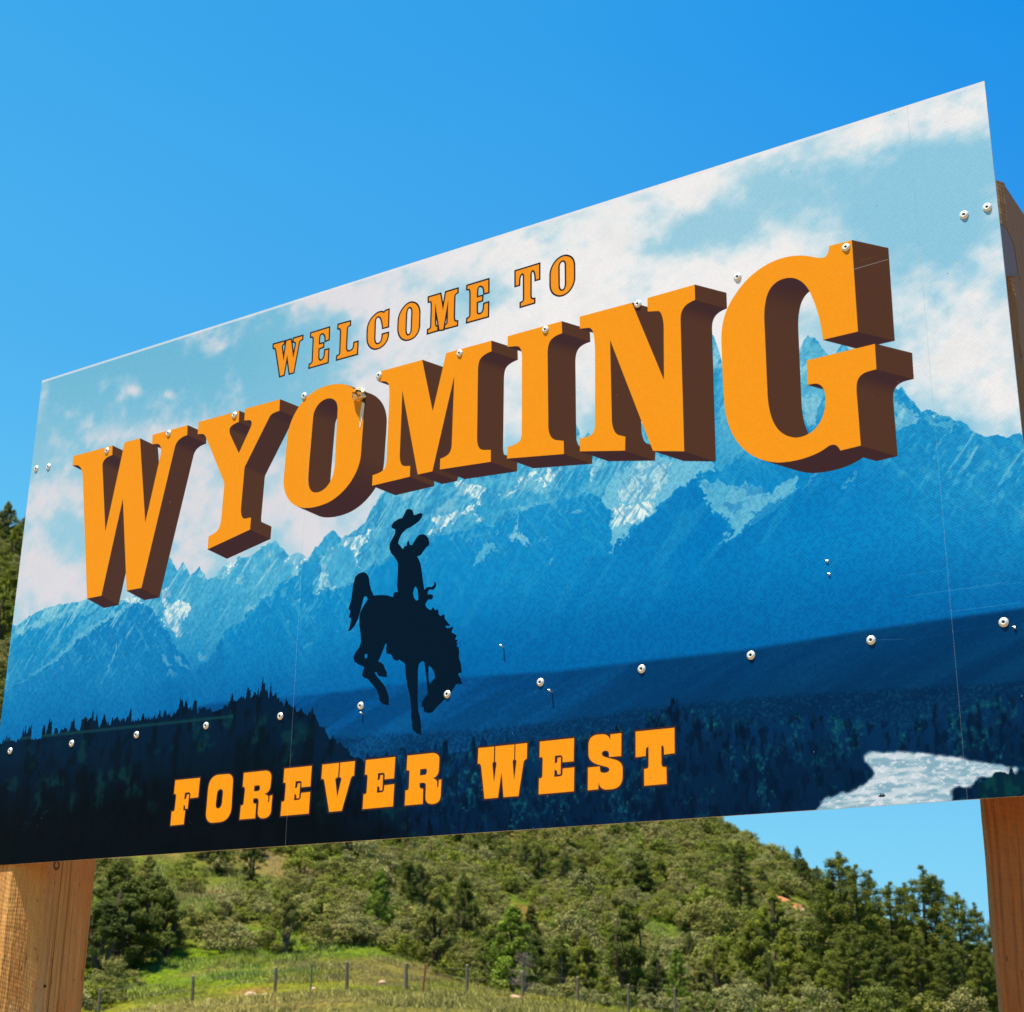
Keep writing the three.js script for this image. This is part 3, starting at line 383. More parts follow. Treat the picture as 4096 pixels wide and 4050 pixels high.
function height(x, z) {
  const r = Math.hypot(x, z), az = azOf(x, z);
  const yF = EYE + 65 * T(table(fenceEl, az)), yB = EYE + 86 * T(table(baseEl, az)), Rr = table(ridgeR, az), yR = EYE + Rr * T(table(ridgeEl, az));
  const n = (fbm(x * 0.05 + 40, z * 0.05 + 7, 4) - 0.5), m = fbm(x * 0.02, z * 0.02 + 60, 3) - 0.5, f = fbm(x * 0.3, z * 0.3, 3) - 0.5;
  if (r < 65) return lerp(0, yF, smooth(6, 65, r)) + f * 0.12 * smooth(3, 20, r);
  if (r < 86) return lerp(yF, yB, (r - 65) / 21 * (0.6 + 0.4 * (r - 65) / 21)) + f * 0.16;
  if (r < Rr) { const t = (r - 86) / (Rr - 86), e = Math.sin(t * Math.PI); return lerp(yB, yR, t * 0.86 + 0.14 * t * t) + e * (n * 4.2 + m * 7) * clamp((yR - yB) / 45, 0.15, 1) + f * 0.3; }
  const over = r - Rr; return Math.max(lerp(yR, -6, smooth(0, 520, over)) + smooth(0, 30, over) * (n * 2 - 2), -6);
}
const outcropAt = (px, py, r) => { const d = ray(px, py), k = r / Math.hypot(d.x, d.z); return [d.x * k, d.z * k]; };
const bare = [[...outcropAt(3190, 3600, 150), 5.5, 0.9], [...outcropAt(3245, 3655, 140), 4.2, 0.9], [...outcropAt(2870, 3400, 150), 5, 0.5], [...outcropAt(2080, 3560, 112), 2.4, 0.6], [...outcropAt(2130, 3640, 106), 1.8, 0.7], [...outcropAt(1560, 3470, 118), 2, 0.5], [...outcropAt(1000, 3990, 69), 1.2, 0.6], [...outcropAt(2100, 4030, 64), 1.6, 0.6], [...outcropAt(1850, 3390, 125), 2, 0.5], [...outcropAt(1250, 3420, 122), 2, 0.5]];
const meadowUp = (az) => 5 * smooth(-49, -45.5, az) * smooth(-40, -43, az);   // the grass tongue that climbs between the junipers
function groundColor(x, z, out) {
  const r = Math.hypot(x, z), a = fbm(x * 0.11, z * 0.11 + 20, 4), b = fbm(x * 0.5 + 9, z * 0.5, 3), c = fbm(x * 0.03 + 5, z * 0.03, 3);
  let g = mix3([0.125, 0.21, 0.005], [0.21, 0.23, 0.01], smooth(0.42, 0.66, a));               // meadow
  g = mix3(g, [0.21, 0.17, 0.055], smooth(0.56, 0.7, fbm(x * 0.16 + 50, z * 0.16, 4)) * 0.7);
  g = mix3(g, [0.23, 0.19, 0.045], smooth(67, 60, r + (a - 0.5) * 9) * 0.75);                        // drier grass by the fence
  const h = mix3(mix3([0.13, 0.165, 0.024], [0.23, 0.18, 0.075], smooth(0.5, 0.72, a)), [0.11, 0.175, 0.015], smooth(0.45, 0.65, c));
  g = mix3(g, h, smooth(80, 92, r + (a - 0.5) * 10 - meadowUp(azOf(x, z))) * 0.9);
  for (const [bx, bz, br, k] of bare) { const d = Math.hypot(x - bx, z - bz) / br; if (d < 1.6) g = mix3(g, [0.36, 0.15, 0.06], smooth(1.1, 0.5, d + (b - 0.5) * 1.1) * k); }
  g = mix3(g, mix3([0.46, 0.3, 0.16], [0.38, 0.24, 0.12], a), smooth(24, 15, r + (a - 0.5) * 8));   // bare roadside dirt round the sign
  g = mix3(g, [g[0] * 0.72, g[1] * 0.74, g[2] * 0.72], smooth(0.5, 0.7, b));
  out.push(g[0], g[1], g[2]);
}
{
  const rings = [0]; let r = 1.5; while (r < 5200) { rings.push(r); r += r < 40 ? 3 : r < 130 ? 1.1 : r < 300 ? 2.4 : r * 0.12; }
  const azs = []; for (let a = -180; a < 180;) { azs.push(a); a += a > -64 && a < -8 ? 0.42 : 4; }
  const pos = [], col = [], uv = [], idx = [], nA = azs.length;
  for (const q of rings) for (const a of azs) { const x = q * Math.sin(a * Math.PI / 180), z = -q * Math.cos(a * Math.PI / 180); pos.push(x, height(x, z), z); uv.push(x, z); groundColor(x, z, col); }
  for (let i = 0; i < rings.length - 1; i++) for (let j = 0; j < nA; j++) { const k = (j + 1) % nA, A = i * nA + j, B = i * nA + k, C = A + nA, E = B + nA; idx.push(A, B, C, B, E, C); }
  const g = new THREE.BufferGeometry(); g.setAttribute('position', new THREE.Float32BufferAttribute(pos, 3)); g.setAttribute('color', new THREE.Float32BufferAttribute(col, 3)); g.setAttribute('uv', new THREE.Float32BufferAttribute(uv, 2)); g.setIndex(idx); g.computeVertexNormals();
  const n = 256, d = new Uint8Array(n * n * 4), per = (x, y, p) => { let s = 0, a = 0.5; for (let o = 0; o < 4; o++) { const xi = Math.floor(x), yi = Math.floor(y), fx = x - xi, fy = y - yi, w = (q) => ((q % p) + p) % p; s += a * lerp(lerp(NT[w(xi) + w(yi) * 256], NT[w(xi + 1) + w(yi) * 256], fx), lerp(NT[w(xi) + w(yi + 1) * 256], NT[w(xi + 1) + w(yi + 1) * 256], fx), fy); a *= 0.5; x *= 2; y *= 2; p *= 2; } return s; };
  for (let y = 0; y < n; y++) for (let x = 0; x < n; x++) { const k = 190 + 110 * (per(x / n * 16, y / n * 16, 16) - 0.3), o = (y * n + x) * 4; d[o] = clamp(k * 1.04, 0, 255); d[o + 1] = clamp(k, 0, 255); d[o + 2] = clamp(k * 0.9, 0, 255); d[o + 3] = 255; }
  const t = new THREE.DataTexture(d, n, n, THREE.RGBAFormat); t.wrapS = t.wrapT = THREE.RepeatWrapping; t.repeat.set(0.23, 0.23); t.magFilter = THREE.LinearFilter; t.minFilter = THREE.LinearMipmapLinearFilter; t.generateMipmaps = true; t.colorSpace = THREE.SRGBColorSpace; t.needsUpdate = true;
  top(new THREE.Mesh(g, new THREE.MeshPhysicalMaterial({ vertexColors: true, map: t, roughness: 1, specularIntensity: 0.15, bumpMap: t, bumpScale: 0.05 })), 'ground', null, null, null, 'structure');
}

// ---------------------------------------------------------------- the sign: aluminium sheet, three widths of printed film, rivets, rails
const sign = new THREE.Group(); sign.position.set(SX + SW / 2, SY - SH, SZ);
const onBoard = (u, v, z = 0) => new THREE.Vector3(u - SW / 2, SH - v, z);
{
  const alu = std(0.62, 0.6, 0.56, 0.45, { metalness: 0.5 });
  const sheet = new THREE.BoxGeometry(SW, SH, 0.003); sheet.translate(0, SH / 2, -0.0021); part(sign, 'backing_sheet', sheet, alu);
  const film = (u0, u1) => {
    const g = new THREE.BoxGeometry(u1 - u0, SH, 0.0006); g.translate((u0 + u1) / 2 - SW / 2, SH / 2, -0.0003);
    const face = new THREE.MeshPhysicalMaterial({ map: strip(u0, u1), roughness: 0.4, specularIntensity: 0.05, clearcoat: 0.09, clearcoatRoughness: 0.05 }), edge = std(0.75, 0.75, 0.72, 0.5);
    const back = [edge, edge, edge, edge, face, edge];
    return part(sign, 'printed_film', g, back);
  };
  film(0, SEAM1 - 0.0001); film(SEAM1 + 0.0001, SEAM2 - 0.0001); film(SEAM2 + 0.0001, SW);
}
{ // blind rivets, flanged domes with the hollow of the drawn pin
  const pr = [[0.0023, 0.0006], [0.0023, 0.0026], [0.0027, 0.0030], [0.0038, 0.0029], [0.0048, 0.0024], [0.0059, 0.0014], [0.0067, 0.0007], [0.0069, 0]].map(([x, y]) => new THREE.Vector2(x, y));
  const g = new THREE.LatheGeometry(pr, 28); g.rotateX(Math.PI / 2); g.computeVertexNormals();
  const pin = new THREE.CylinderGeometry(0.0023, 0.0023, 0.0006, 12); pin.rotateX(Math.PI / 2); pin.translate(0, 0, 0.0008);
  const metal = std(0.8, 0.79, 0.77, 0.42, { metalness: 0.55 }), dark = std(0.02, 0.02, 0.022, 0.7);
  const spots = [[3857.2, 860.5], [3949.9, 830.1], [3384.6, 990], [2950.8, 1108.9], [2551.8, 1216.9], [2181.6, 1319.3], [1838.4, 1413.6], [1515.6, 1502.4], [1216, 1585], [937, 1661.5], [673.5, 1734.3], [426.4, 1803.7], [144, 1875.9], [192.9, 1868.4], [39.6, 3004.9], [285.8, 2975.3], [545.3, 2940.8], [823.6, 2904.3], [1120.7, 2866.3], [1442.4, 2824.8], [1789.2, 2778.3], [2161.8, 2730.6], [2566.9, 2677.3], [3004.5, 2622.6], [3485, 2561.9], [4016, 2490.5]];
  for (const [px, py] of spots) { const [u, v] = onSign(px, py), m = part(sign, 'rivet', g, metal); m.position.copy(onBoard(u, v, 0.0002)); m.scale.set(1.14, 1.14, 1); m.rotation.z = rr(0, 6); m.rotation.x = rr(-0.06, 0.06); part(m, 'pin', pin, dark); }
}
{ // bent nail stubs pushed through from behind, the burst blister in the O and its torn sliver
  const steel = std(0.6, 0.58, 0.55, 0.35, { metalness: 0.8 });
  for (const [px, py, l] of [[2014, 2590, 0.008], [2208, 2770, 0.009], [1450.6, 2858, 0.005], [3312, 2250, 0.0012], [3320, 2302, 0.0012], [4063, 2516, 0.002]]) {
    const [u, v] = onSign(px, py), c = new THREE.CatmullRomCurve3([new THREE.Vector3(0, 0, -0.002), new THREE.Vector3(0, 0.0004, l * 0.6), new THREE.Vector3(-0.002, 0.003, l)]);
    const m = part(sign, 'nail_stub', new THREE.TubeGeometry(c, 6, 0.0014, 6), steel); m.position.copy(onBoard(u, v));
    const tip = new THREE.ConeGeometry(0.0026, 0.004, 5); const t = part(m, 'bent_tip', tip, steel); t.position.set(-0.002, 0.003, l); t.rotation.set(0.6, 0.2, 0.8);
  }
  const foil = new THREE.MeshPhysicalMaterial({ color: new THREE.Color().setRGB(0.85, 0.68, 0.42), roughness: 0.2, metalness: 0.35, side: THREE.DoubleSide });
  const [u, v] = onSign(1436, 1580); seed = 4242; const P = [];
  const ring = 11, R0 = 0.015; let prev = null; const V = (k, q) => { const a = k / ring * Math.PI * 2, j = 0.75 + 0.5 * cell(k % ring, 90 + q); return new THREE.Vector3(Math.cos(a) * R0 * [1.25, 0.92, 0.45][q] * j, Math.sin(a) * R0 * [0.95, 0.75, 0.4][q] * j, [0.0002, 0.007, 0.014][q] * (0.6 + 0.8 * cell(k % ring, 120 + q))); };
  for (let k = 0; k < ring; k++) for (let q = 0; q < 2; q++) { if (q === 1 && k % 3 === 0) continue; const a = V(k, q), b = V(k + 1, q), c = V(k, q + 1), d = V(k + 1, q + 1); for (const s of [a, b, c, b, d, c]) P.push(s.x, s.y, s.z); }
  const bg = new THREE.BufferGeometry(); bg.setAttribute('position', new THREE.Float32BufferAttribute(P, 3)); bg.computeVertexNormals();
  part(sign, 'burst_blister', bg, foil).position.copy(onBoard(u, v, 0.0003));
  const a = onSign(1442, 1616), b = onSign(1449, 1712), sh = new THREE.Shape(); const hx = (a[0] + b[0]) / 2, L = b[1] - a[1];
  sh.moveTo(-0.004, L / 2); sh.quadraticCurveTo(0.001, L / 2 + 0.004, 0.004, L / 2 - 0.004); sh.lineTo(0.0045, 0); sh.lineTo(0.002, -L / 2); sh.lineTo(-0.0005, -L / 2 + 0.002); sh.lineTo(-0.0035, 0); sh.closePath();
  const sg = new THREE.ExtrudeGeometry(sh, { depth: 0.0001, bevelEnabled: true, bevelSize: 0.0006, bevelThickness: 0.0003, bevelSegments: 1 });
  const m = part(sign, 'torn_film', sg, std(0.8, 0.62, 0.46, 0.4)); m.position.copy(onBoard(hx, (a[1] + b[1]) / 2, 0.0004)); m.rotation.z = Math.atan2(a[0] - b[0], L);
}
{ // folded steel rails the sheet is riveted to
  const zinc = std(0.2, 0.15, 0.11, 0.65, { metalness: 0.15 });
  const prof = [[0, 0.0], [0.02, 0.011], [0.05, 0.014], [0.084, 0.002], [0.0945, -0.052], [0.0945, -0.056], [0.002, -0.096], [0, -0.096]];
  const inner = [[0.0925, -0.051], [0.082, 0.000], [0.05, 0.0115], [0.0205, 0.0085], [0.002, -0.001], [0.002, -0.0935], [0.0915, -0.0548]];
  const s = new THREE.Shape(prof.map(([d, y]) => new THREE.Vector2(d, y)));
  const hole = new THREE.Path(inner.map(([d, y]) => new THREE.Vector2(d, y))); s.holes.push(hole);
  for (const [y, name] of [[SH - 0.2785, 'rail'], [SH - 0.82, 'rail']]) {
    const len = SW - 0.175, g = new THREE.ExtrudeGeometry(s, { depth: len, bevelEnabled: false });
    g.rotateY(Math.PI / 2);                            // depth of the profile now runs to -z, length to +x
    const m = part(sign, name, g, zinc); m.position.set(SW / 2 - len - 0.0005, y, -0.0038);
    const cap = new THREE.ExtrudeGeometry(new THREE.Shape(inner.map(([d, yy]) => new THREE.Vector2(d * 0.98 + 0.001, yy))), { depth: 0.002, bevelEnabled: false }); cap.rotateY(Math.PI / 2); part(m, 'end_plate', cap, zinc).position.set(len - 0.003, 0, 0);
  }
}
top(sign, 'welcome_sign', 'large printed metal welcome sign with orange lettering, mountains and a bucking horse silhouette', 'sign');

// ---------------------------------------------------------------- timber posts
function woodTexture(k, tint, grey = 0) {
  const w = 512, h = 2048, d = new Uint8Array(w * h * 4), b = new Uint8Array(w * h * 4);
  for (let y = 0; y < h; y++) for (let x = 0; x < w; x++) {
    const u = x / w, v = y / h * 4, warp = fbm(u * 3 + k, v * 2, 3) * 0.18, g1 = fbm((u + warp) * 26 + k * 9, v * 1.4, 4), g2 = vnoise((u + warp * 0.3) * 210, v * 9 + k), patch = fbm(u * 5 + k * 3, v * 3 + 8, 4), fib = vnoise(u * 380, v * 46);
    const saw = 0.5 + 0.5 * Math.sin((v * 560 + u * 120 + fbm(u * 4, v * 5, 2) * 30));
    const t = clamp(0.5 + (g1 - 0.5) * 1.5 + (g2 - 0.5) * 0.3);
    let c = mix3(tint[0], tint[1], t); c = mix3(c, tint[2], smooth(0.5, 0.72, patch) * 0.7); const gr = fbm((u + warp * 0.4) * 90 + k, v * 2.2, 3); c = mix3(c, [c[0] * 0.55, c[1] * 0.5, c[2] * 0.5], smooth(0.56, 0.72, gr) * 0.6); c = mix3(c, tint[3], clamp(smooth(0.5, 0.72, fbm(u * 7 + k, v * 1.6 + 3, 4) + grey * (v - 2.1) * 0.3) * 0.85)); const kk = 0.86 + 0.22 * fib + 0.06 * (saw - 0.5);
    const speck = smooth(0.93, 0.97, vnoise(u * 60 + k, v * 40)) * 0.5;
    const o = (y * w + x) * 4; for (let q = 0; q < 3; q++) d[o + q] = srgb8(c[q] * kk * (1 - speck)); d[o + 3] = 255;
    const hh = 110 + 60 * (g2 - 0.5) + 80 * (fib - 0.5) + 18 * (saw - 0.5) + 90 * (vnoise(u * 90 + v * 40, v * 70) - 0.5) - 60 * speck + 40 * (g1 - 0.5); b[o] = b[o + 1] = b[o + 2] = clamp(hh, 0, 255); b[o + 3] = 255;
  }
  const mk = (a, s) => { const t = new THREE.DataTexture(a, w, h, THREE.RGBAFormat); t.wrapS = t.wrapT = THREE.RepeatWrapping; t.repeat.set(1 / 0.4, 1 / 3.4); t.offset.set(0, 0.1); t.magFilter = THREE.LinearFilter; t.minFilter = THREE.LinearMipmapLinearFilter; t.generateMipmaps = true; if (s) t.colorSpace = THREE.SRGBColorSpace; t.needsUpdate = true; return t; };
  return new THREE.MeshStandardMaterial({ map: mk(d, true), bumpMap: mk(b, false), bumpScale: 0.0034, roughness: 0.9 });
}
function beam(section, y0, y1, rough) {                // section: [x, z, waviness]; runs clockwise seen from above
  const pos = [], uv = [], idx = [], n = section.length, L = 90; let per = [0];
  for (let i = 0; i < n; i++) per.push(per[i] + Math.hypot(section[(i + 1) % n][0] - section[i][0], section[(i + 1) % n][1] - section[i][1]));
  for (let s = 0; s < n; s++) { const base = pos.length / 3;
    for (let l = 0; l <= L; l++) { const y = lerp(y0, y1, l / L); for (const e of [0, 1]) { const [x, z, wv] = section[(s + e) % n], q = (s + e) % n; const a = wv * rough * (fbm(y * 9 + q * 13, q * 5.3, 3) - 0.5) * 2, c = wv * rough * (fbm(y * 11 + q * 7, q * 9.1 + 40, 3) - 0.5) * 2; pos.push(x + a, y, z + c); uv.push(per[s + e], y); } }
    for (let l = 0; l < L; l++) { const a = base + l * 2; idx.push(a, a + 1, a + 2, a + 1, a + 3, a + 2); } }
  const contour = section.map(([x, z]) => new THREE.Vector2(x, z)), tri = THREE.ShapeUtils.triangulateShape(contour, []);
  for (const [y, flip] of [[y1, 0], [y0, 1]]) { const base = pos.length / 3; section.forEach(([x, z]) => { pos.push(x, y, z); uv.push(x, z); }); for (const t of tri) idx.push(base + t[0], base + t[flip ? 1 : 2], base + t[flip ? 2 : 1]); }
  const g = new THREE.BufferGeometry(); g.setAttribute('position', new THREE.Float32BufferAttribute(pos, 3)); g.setAttribute('uv', new THREE.Float32BufferAttribute(uv, 2)); g.setIndex(idx); g.computeVertexNormals(); return g;
}
const crack = (x, z, dx, dz, w, depth) => { const nx = -dz, nz = dx; return [[x - dx * w, z - dz * w, 0.12], [x - nx * depth, z - nz * depth, 0.1], [x + dx * w, z + dz * w, 0.12]]; };
{
  const honey = woodTexture(1, [[0.66, 0.35, 0.1], [0.44, 0.2, 0.05], [0.56, 0.225, 0.045], [0.5, 0.33, 0.14]]), rust = woodTexture(5, [[0.46, 0.15, 0.03], [0.3, 0.088, 0.018], [0.35, 0.13, 0.04], [0.24, 0.165, 0.085]], 1);
  const zf = SZ - 0.0045;
  const left = new THREE.Group();
  const secL = [[-2.935, zf, 0.1], [-2.897, zf, 0.4], [-2.883, zf - 0.012, 1], [-2.866, zf - 0.034, 1], [-2.853, zf - 0.058, 0.8], [-2.851, zf - 0.062, 0.4], ...crack(-2.851, zf - 0.104, 0, -1, 0.0011, 0.014), ...crack(-2.851, zf - 0.131, 0, -1, 0.0007, 0.008), [-2.851, zf - 0.2, 0.4], [-2.856, zf - 0.206, 0.4], [-2.99, zf - 0.206, 0.1], [-3.0, zf - 0.196, 0.1], [-3.0, zf - 0.03, 0.1], [-2.965, zf - 0.002, 0.3]];
  const cx = -2.92, cz = zf - 0.1;
  const gl = beam(secL.map(([x, z, w]) => [x - cx, z - cz, w]), -0.3, SY - 0.16, 0.003); part(left, 'timber', gl, honey); left.position.set(cx, 0, cz);
  const knot = new THREE.TorusGeometry(0.007, 0.0022, 6, 18); const kn = part(left, 'knot', knot, std(0.12, 0.05, 0.02, 0.8)); kn.rotation.y = Math.PI / 2; kn.scale.set(1, 1.35, 0.5); kn.position.set(-2.8508 - cx, EYE + 0.326, zf - 0.086 - cz);
  const nh = new THREE.CylinderGeometry(0.0035, 0.0035, 0.002, 8); nh.rotateZ(Math.PI / 2); const nm = part(left, 'nail_hole', nh, std(0.02, 0.012, 0.01, 0.9)); nm.position.set(-2.8507 - cx, EYE + 0.058, zf - 0.089 - cz);
  top(left, 'timber_post', 'honey-coloured rough sawn timber post under the dark forest end of the sign', 'post');
  const zr = SZ - 0.097, right = new THREE.Group();
  const secR = [[-0.699, zr, 0.6], [-0.585, zr, 0.7], [-0.577, zr - 0.006, 1.3], [-0.571, zr - 0.018, 1], [-0.571, zr - 0.03, 0.4], ...crack(-0.571, zr - 0.098, 0, -1, 0.001, 0.012), [-0.571, zr - 0.19, 0.4], [-0.58, zr - 0.2, 0.4], [-0.7, zr - 0.2, 0.4], [-0.709, zr - 0.19, 0.6], [-0.709, zr - 0.012, 1], [-0.706, zr - 0.004, 1]];
  const rx = -0.64, rz = zr - 0.1;
  part(right, 'timber', beam(secR.map(([x, z, w]) => [x - rx, z - rz, w]), -0.3, EYE + 1.41, 0.004), rust); right.position.set(rx, 0, rz);
  top(right, 'timber_post', 'reddish brown timber post standing behind the river end of the sign', 'post');
}
// ---------------------------------------------------------------- plants
const leafMat = (r, g, b) => new THREE.MeshPhysicalMaterial({ color: new THREE.Color().setRGB(r, g, b), vertexColors: true, roughness: 0.95, specularIntensity: 0.3, transmission: 0.28, thickness: 0, side: THREE.DoubleSide });
const barkM = std(0.07, 0.045, 0.028, 1), greyBark = std(0.13, 0.095, 0.065, 1);
function leaves(clumps, per, size, stretch = 1.5, up = 0.25) {   // clumps: [x, y, z, radius, tone]
  const P = [], N = [], C = [], a = new THREE.Vector3(), n = new THREE.Vector3(), t = new THREE.Vector3(), b = new THREE.Vector3();
  for (const [x, y, z, R, tone = 1] of clumps) {
    const cnt = Math.round(per * (0.7 + 0.6 * rnd()));
    for (let i = 0; i < cnt; i++) {
      a.set(rr(-1, 1), rr(-1, 1), rr(-1, 1)).normalize(); const q = R * Math.pow(rnd(), 0.45); const px = x + a.x * q, py = y + a.y * q * 0.85, pz = z + a.z * q;
      n.copy(a).multiplyScalar(0.6).add(new THREE.Vector3(rr(-1, 1), rr(-0.5, 1) + up + 0.35, rr(-1, 1)).multiplyScalar(0.75)).normalize();
      t.set(rr(-1, 1), rr(-1, 1), rr(-1, 1)).cross(n).normalize(); b.crossVectors(n, t);
      const s = size * rr(0.6, 1.4), k = tone * rr(0.84, 1.16), kr = k * rr(0.92, 1.1);
      const v = [[-s * 0.5, 0], [s * 0.5, 0], [rr(-0.2, 0.2) * s, s * stretch]];
      for (const [e, f] of v) { P.push(px + t.x * e + b.x * f, py + t.y * e + b.y * f, pz + t.z * e + b.z * f); N.push(n.x, n.y, n.z); C.push(kr, k, k * 0.95); }
    }
  }
  const g = new THREE.BufferGeometry(); g.setAttribute('position', new THREE.Float32BufferAttribute(P, 3)); g.setAttribute('normal', new THREE.Float32BufferAttribute(N, 3)); g.setAttribute('color', new THREE.Float32BufferAttribute(C, 3)); return g;
}
function limb(pts, r0, r1, sides = 5) {
  const c = new THREE.CatmullRomCurve3(pts), n = Math.max(4, pts.length * 2), g = new THREE.TubeGeometry(c, n, 1, sides), p = g.attributes.position, fr = c.getSpacedPoints(n);
  for (let i = 0; i <= n; i++) { const r = lerp(r0, r1, i / n), o = fr[i]; for (let j = 0; j <= sides; j++) { const k = i * (sides + 1) + j; p.setXYZ(k, o.x + (p.getX(k) - o.x) * r, o.y + (p.getY(k) - o.y) * r, o.z + (p.getZ(k) - o.z) * r); } }
  g.computeVertexNormals(); return g;
}
const V3 = (x, y, z) => new THREE.Vector3(x, y, z);
function juniperProto(s, tall, mat, bark = barkM) {    // about 5 m: several stems, ragged oval to cone crown to the ground
  seed = s; const wood = [], cl = [], H = 5, W = tall ? 1.25 : 1.75;
  const stems = tall ? 1 : 3;
  for (let k = 0; k < stems; k++) { const a = rr(0, 6.3), l = stems > 1 ? 0.7 : 0.1; wood.push(limb([V3(Math.cos(a) * 0.1 * k, -0.35, Math.sin(a) * 0.1 * k), V3(Math.cos(a) * l * 0.5, 1.1, Math.sin(a) * l * 0.5), V3(Math.cos(a) * l, 2.6, Math.sin(a) * l), V3(Math.cos(a) * l * 0.8, H * 0.86, Math.sin(a) * l * 0.8)], 0.15, 0.03, 6)); }
  const n = tall ? 70 : 84;
  for (let k = 0; k < n; k++) {
    const t = Math.pow(rnd(), 0.85), y = 0.35 + t * (H - 0.55), prof = tall ? Math.pow(1 - t, 0.75) * 1.0 + 0.1 : Math.sin(Math.PI * clamp(0.16 + t * 0.8)) * (1 - 0.35 * t), a = rr(0, 6.3), q = W * prof * Math.sqrt(rr(0.18, 1)) * rr(0.8, 1.22);
    const x = Math.cos(a) * q, z = Math.sin(a) * q; cl.push([x, y, z, rr(0.24, 0.5) * (1 - 0.3 * t), rr(0.75, 1.25)]);
    if (k % 3 === 0) wood.push(limb([V3(0, y * 0.62, 0), V3(x * 0.5, y * 0.8, z * 0.5), V3(x * 0.95, y, z * 0.95)], 0.05, 0.012, 4));
  }
  cl.push([rr(-0.1, 0.1), H - 0.05, rr(-0.1, 0.1), 0.26, 1.1], [rr(-0.2, 0.2), H - 0.45, rr(-0.2, 0.2), 0.32, 1]);
  return { crown: leaves(cl, 190, 0.058, 1.9), trunk: mergeGeometries(wood), mat, bark, H };
}
function pineProto(s, mat, spread = 1) {               // about 8 m: straight stem, whorls of boughs that turn up, tufted ends
  seed = s; const wood = [limb([V3(0, -0.5, 0), V3(rr(-0.05, 0.05), 2.6, 0), V3(rr(-0.12, 0.12), 5.4, rr(-0.1, 0.1)), V3(0, 8, 0)], 0.17, 0.03, 7)], cl = [];
  for (let y = 0.9; y < 7.7;) {
    const t = y / 8, k = Math.round(rr(3, 5)), a0 = rr(0, 6.3);
    for (let i = 0; i < k; i++) {
      const a = a0 + i * 6.283 / k + rr(-0.4, 0.4), L = (0.32 + 1.9 * Math.pow(1 - t, 0.7) * rr(0.62, 1.15)) * spread, rise = rr(0.05, 0.5) * L, e = V3(Math.cos(a) * L, y + rise, Math.sin(a) * L);
      wood.push(limb([V3(0, y, 0), V3(e.x * 0.55, y + rise * 0.15, e.z * 0.55), e], 0.045, 0.012, 4));
      const m = Math.max(2, Math.round(L * 2.6)); for (let q = 0; q < m; q++) { const f = lerp(0.42, 1.02, (q + rnd()) / m); cl.push([e.x * f + rr(-0.16, 0.16), y + rise * f * f + rr(0, 0.25), e.z * f + rr(-0.16, 0.16), rr(0.2, 0.36), rr(0.72, 1.25)]); }
    }
    y += rr(0.34, 0.56);
  }
  for (let k = 0; k < 4; k++) cl.push([rr(-0.1, 0.1), 7.5 + k * 0.22, rr(-0.1, 0.1), 0.24 - k * 0.03, 1.05]);
  return { crown: leaves(cl, 105, 0.05, 2.8, 0.4), trunk: mergeGeometries(wood), mat, bark: barkM, H: 8 };
}
function deadProto(s) { seed = s; const w = [limb([V3(0, -0.3, 0), V3(0.1, 1.5, 0), V3(0, 3.4, 0.1)], 0.09, 0.02, 5)]; for (let k = 0; k < 40; k++) { const y = rr(0.5, 3.2), a = rr(0, 6.3), L = rr(0.4, 1.3) * (1.15 - y / 4); const e = V3(Math.cos(a) * L, y + rr(0, 0.6) * L, Math.sin(a) * L); w.push(limb([V3(0.05, y, 0), V3(e.x * 0.5, y + 0.1, e.z * 0.5), e], 0.022, 0.006, 3)); for (let q = 0; q < 3; q++) w.push(limb([e.clone().multiplyScalar(0.6).setY(lerp(y, e.y, 0.6)), V3(e.x + rr(-0.3, 0.3), e.y + rr(-0.1, 0.4), e.z + rr(-0.3, 0.3)), V3(e.x + rr(-0.5, 0.5), e.y + rr(0, 0.5), e.z + rr(-0.5, 0.5))], 0.01, 0.004, 3)); } return mergeGeometries(w); }
function shrubProto(s, w, h, n, per, size) {
  seed = s; const cl = [], st = [];
  for (let k = 0; k < n; k++) { const a = rr(0, 6.3), q = Math.sqrt(rnd()), x = Math.cos(a) * q * w, z = Math.sin(a) * q * w, y = 0.1 + h * (1 - 0.62 * q * q) * rr(0.35, 1); cl.push([x, y, z, rr(0.16, 0.3) * h / 1.2, rr(0.75, 1.25)]); if (k % 3 === 0) st.push(limb([V3(x * 0.15, -0.2, z * 0.15), V3(x * 0.5, y * 0.5, z * 0.5), V3(x, y, z)], 0.022, 0.008, 3)); }
  return { crown: leaves(cl, per, size, 1.5), trunk: mergeGeometries(st) };
}
const G1 = leafMat(0.098, 0.122, 0.016), G2 = leafMat(0.175, 0.2, 0.019), G3 = leafMat(0.185, 0.19, 0.04), G4 = leafMat(0.235, 0.235, 0.085), G5 = leafMat(0.075, 0.1, 0.016), G6 = leafMat(0.16, 0.235, 0.022);
const G7 = leafMat(0.128, 0.15, 0.017);
const jA = juniperProto(11, false, G1), jB = juniperProto(23, false, G3), jC = juniperProto(37, true, G2), jD = juniperProto(51, false, G2, greyBark);
const pA = pineProto(61, G2, 1), pB = pineProto(73, G1, 0.85), pC = pineProto(87, G2, 1.15), pD = pineProto(95, G5, 0.9);
function ground(px, r, py = 3900) { const d = ray(px, py), k = r / Math.hypot(d.x, d.z), x = d.x * k, z = d.z * k; return new THREE.Vector3(x, height(x, z), z); }
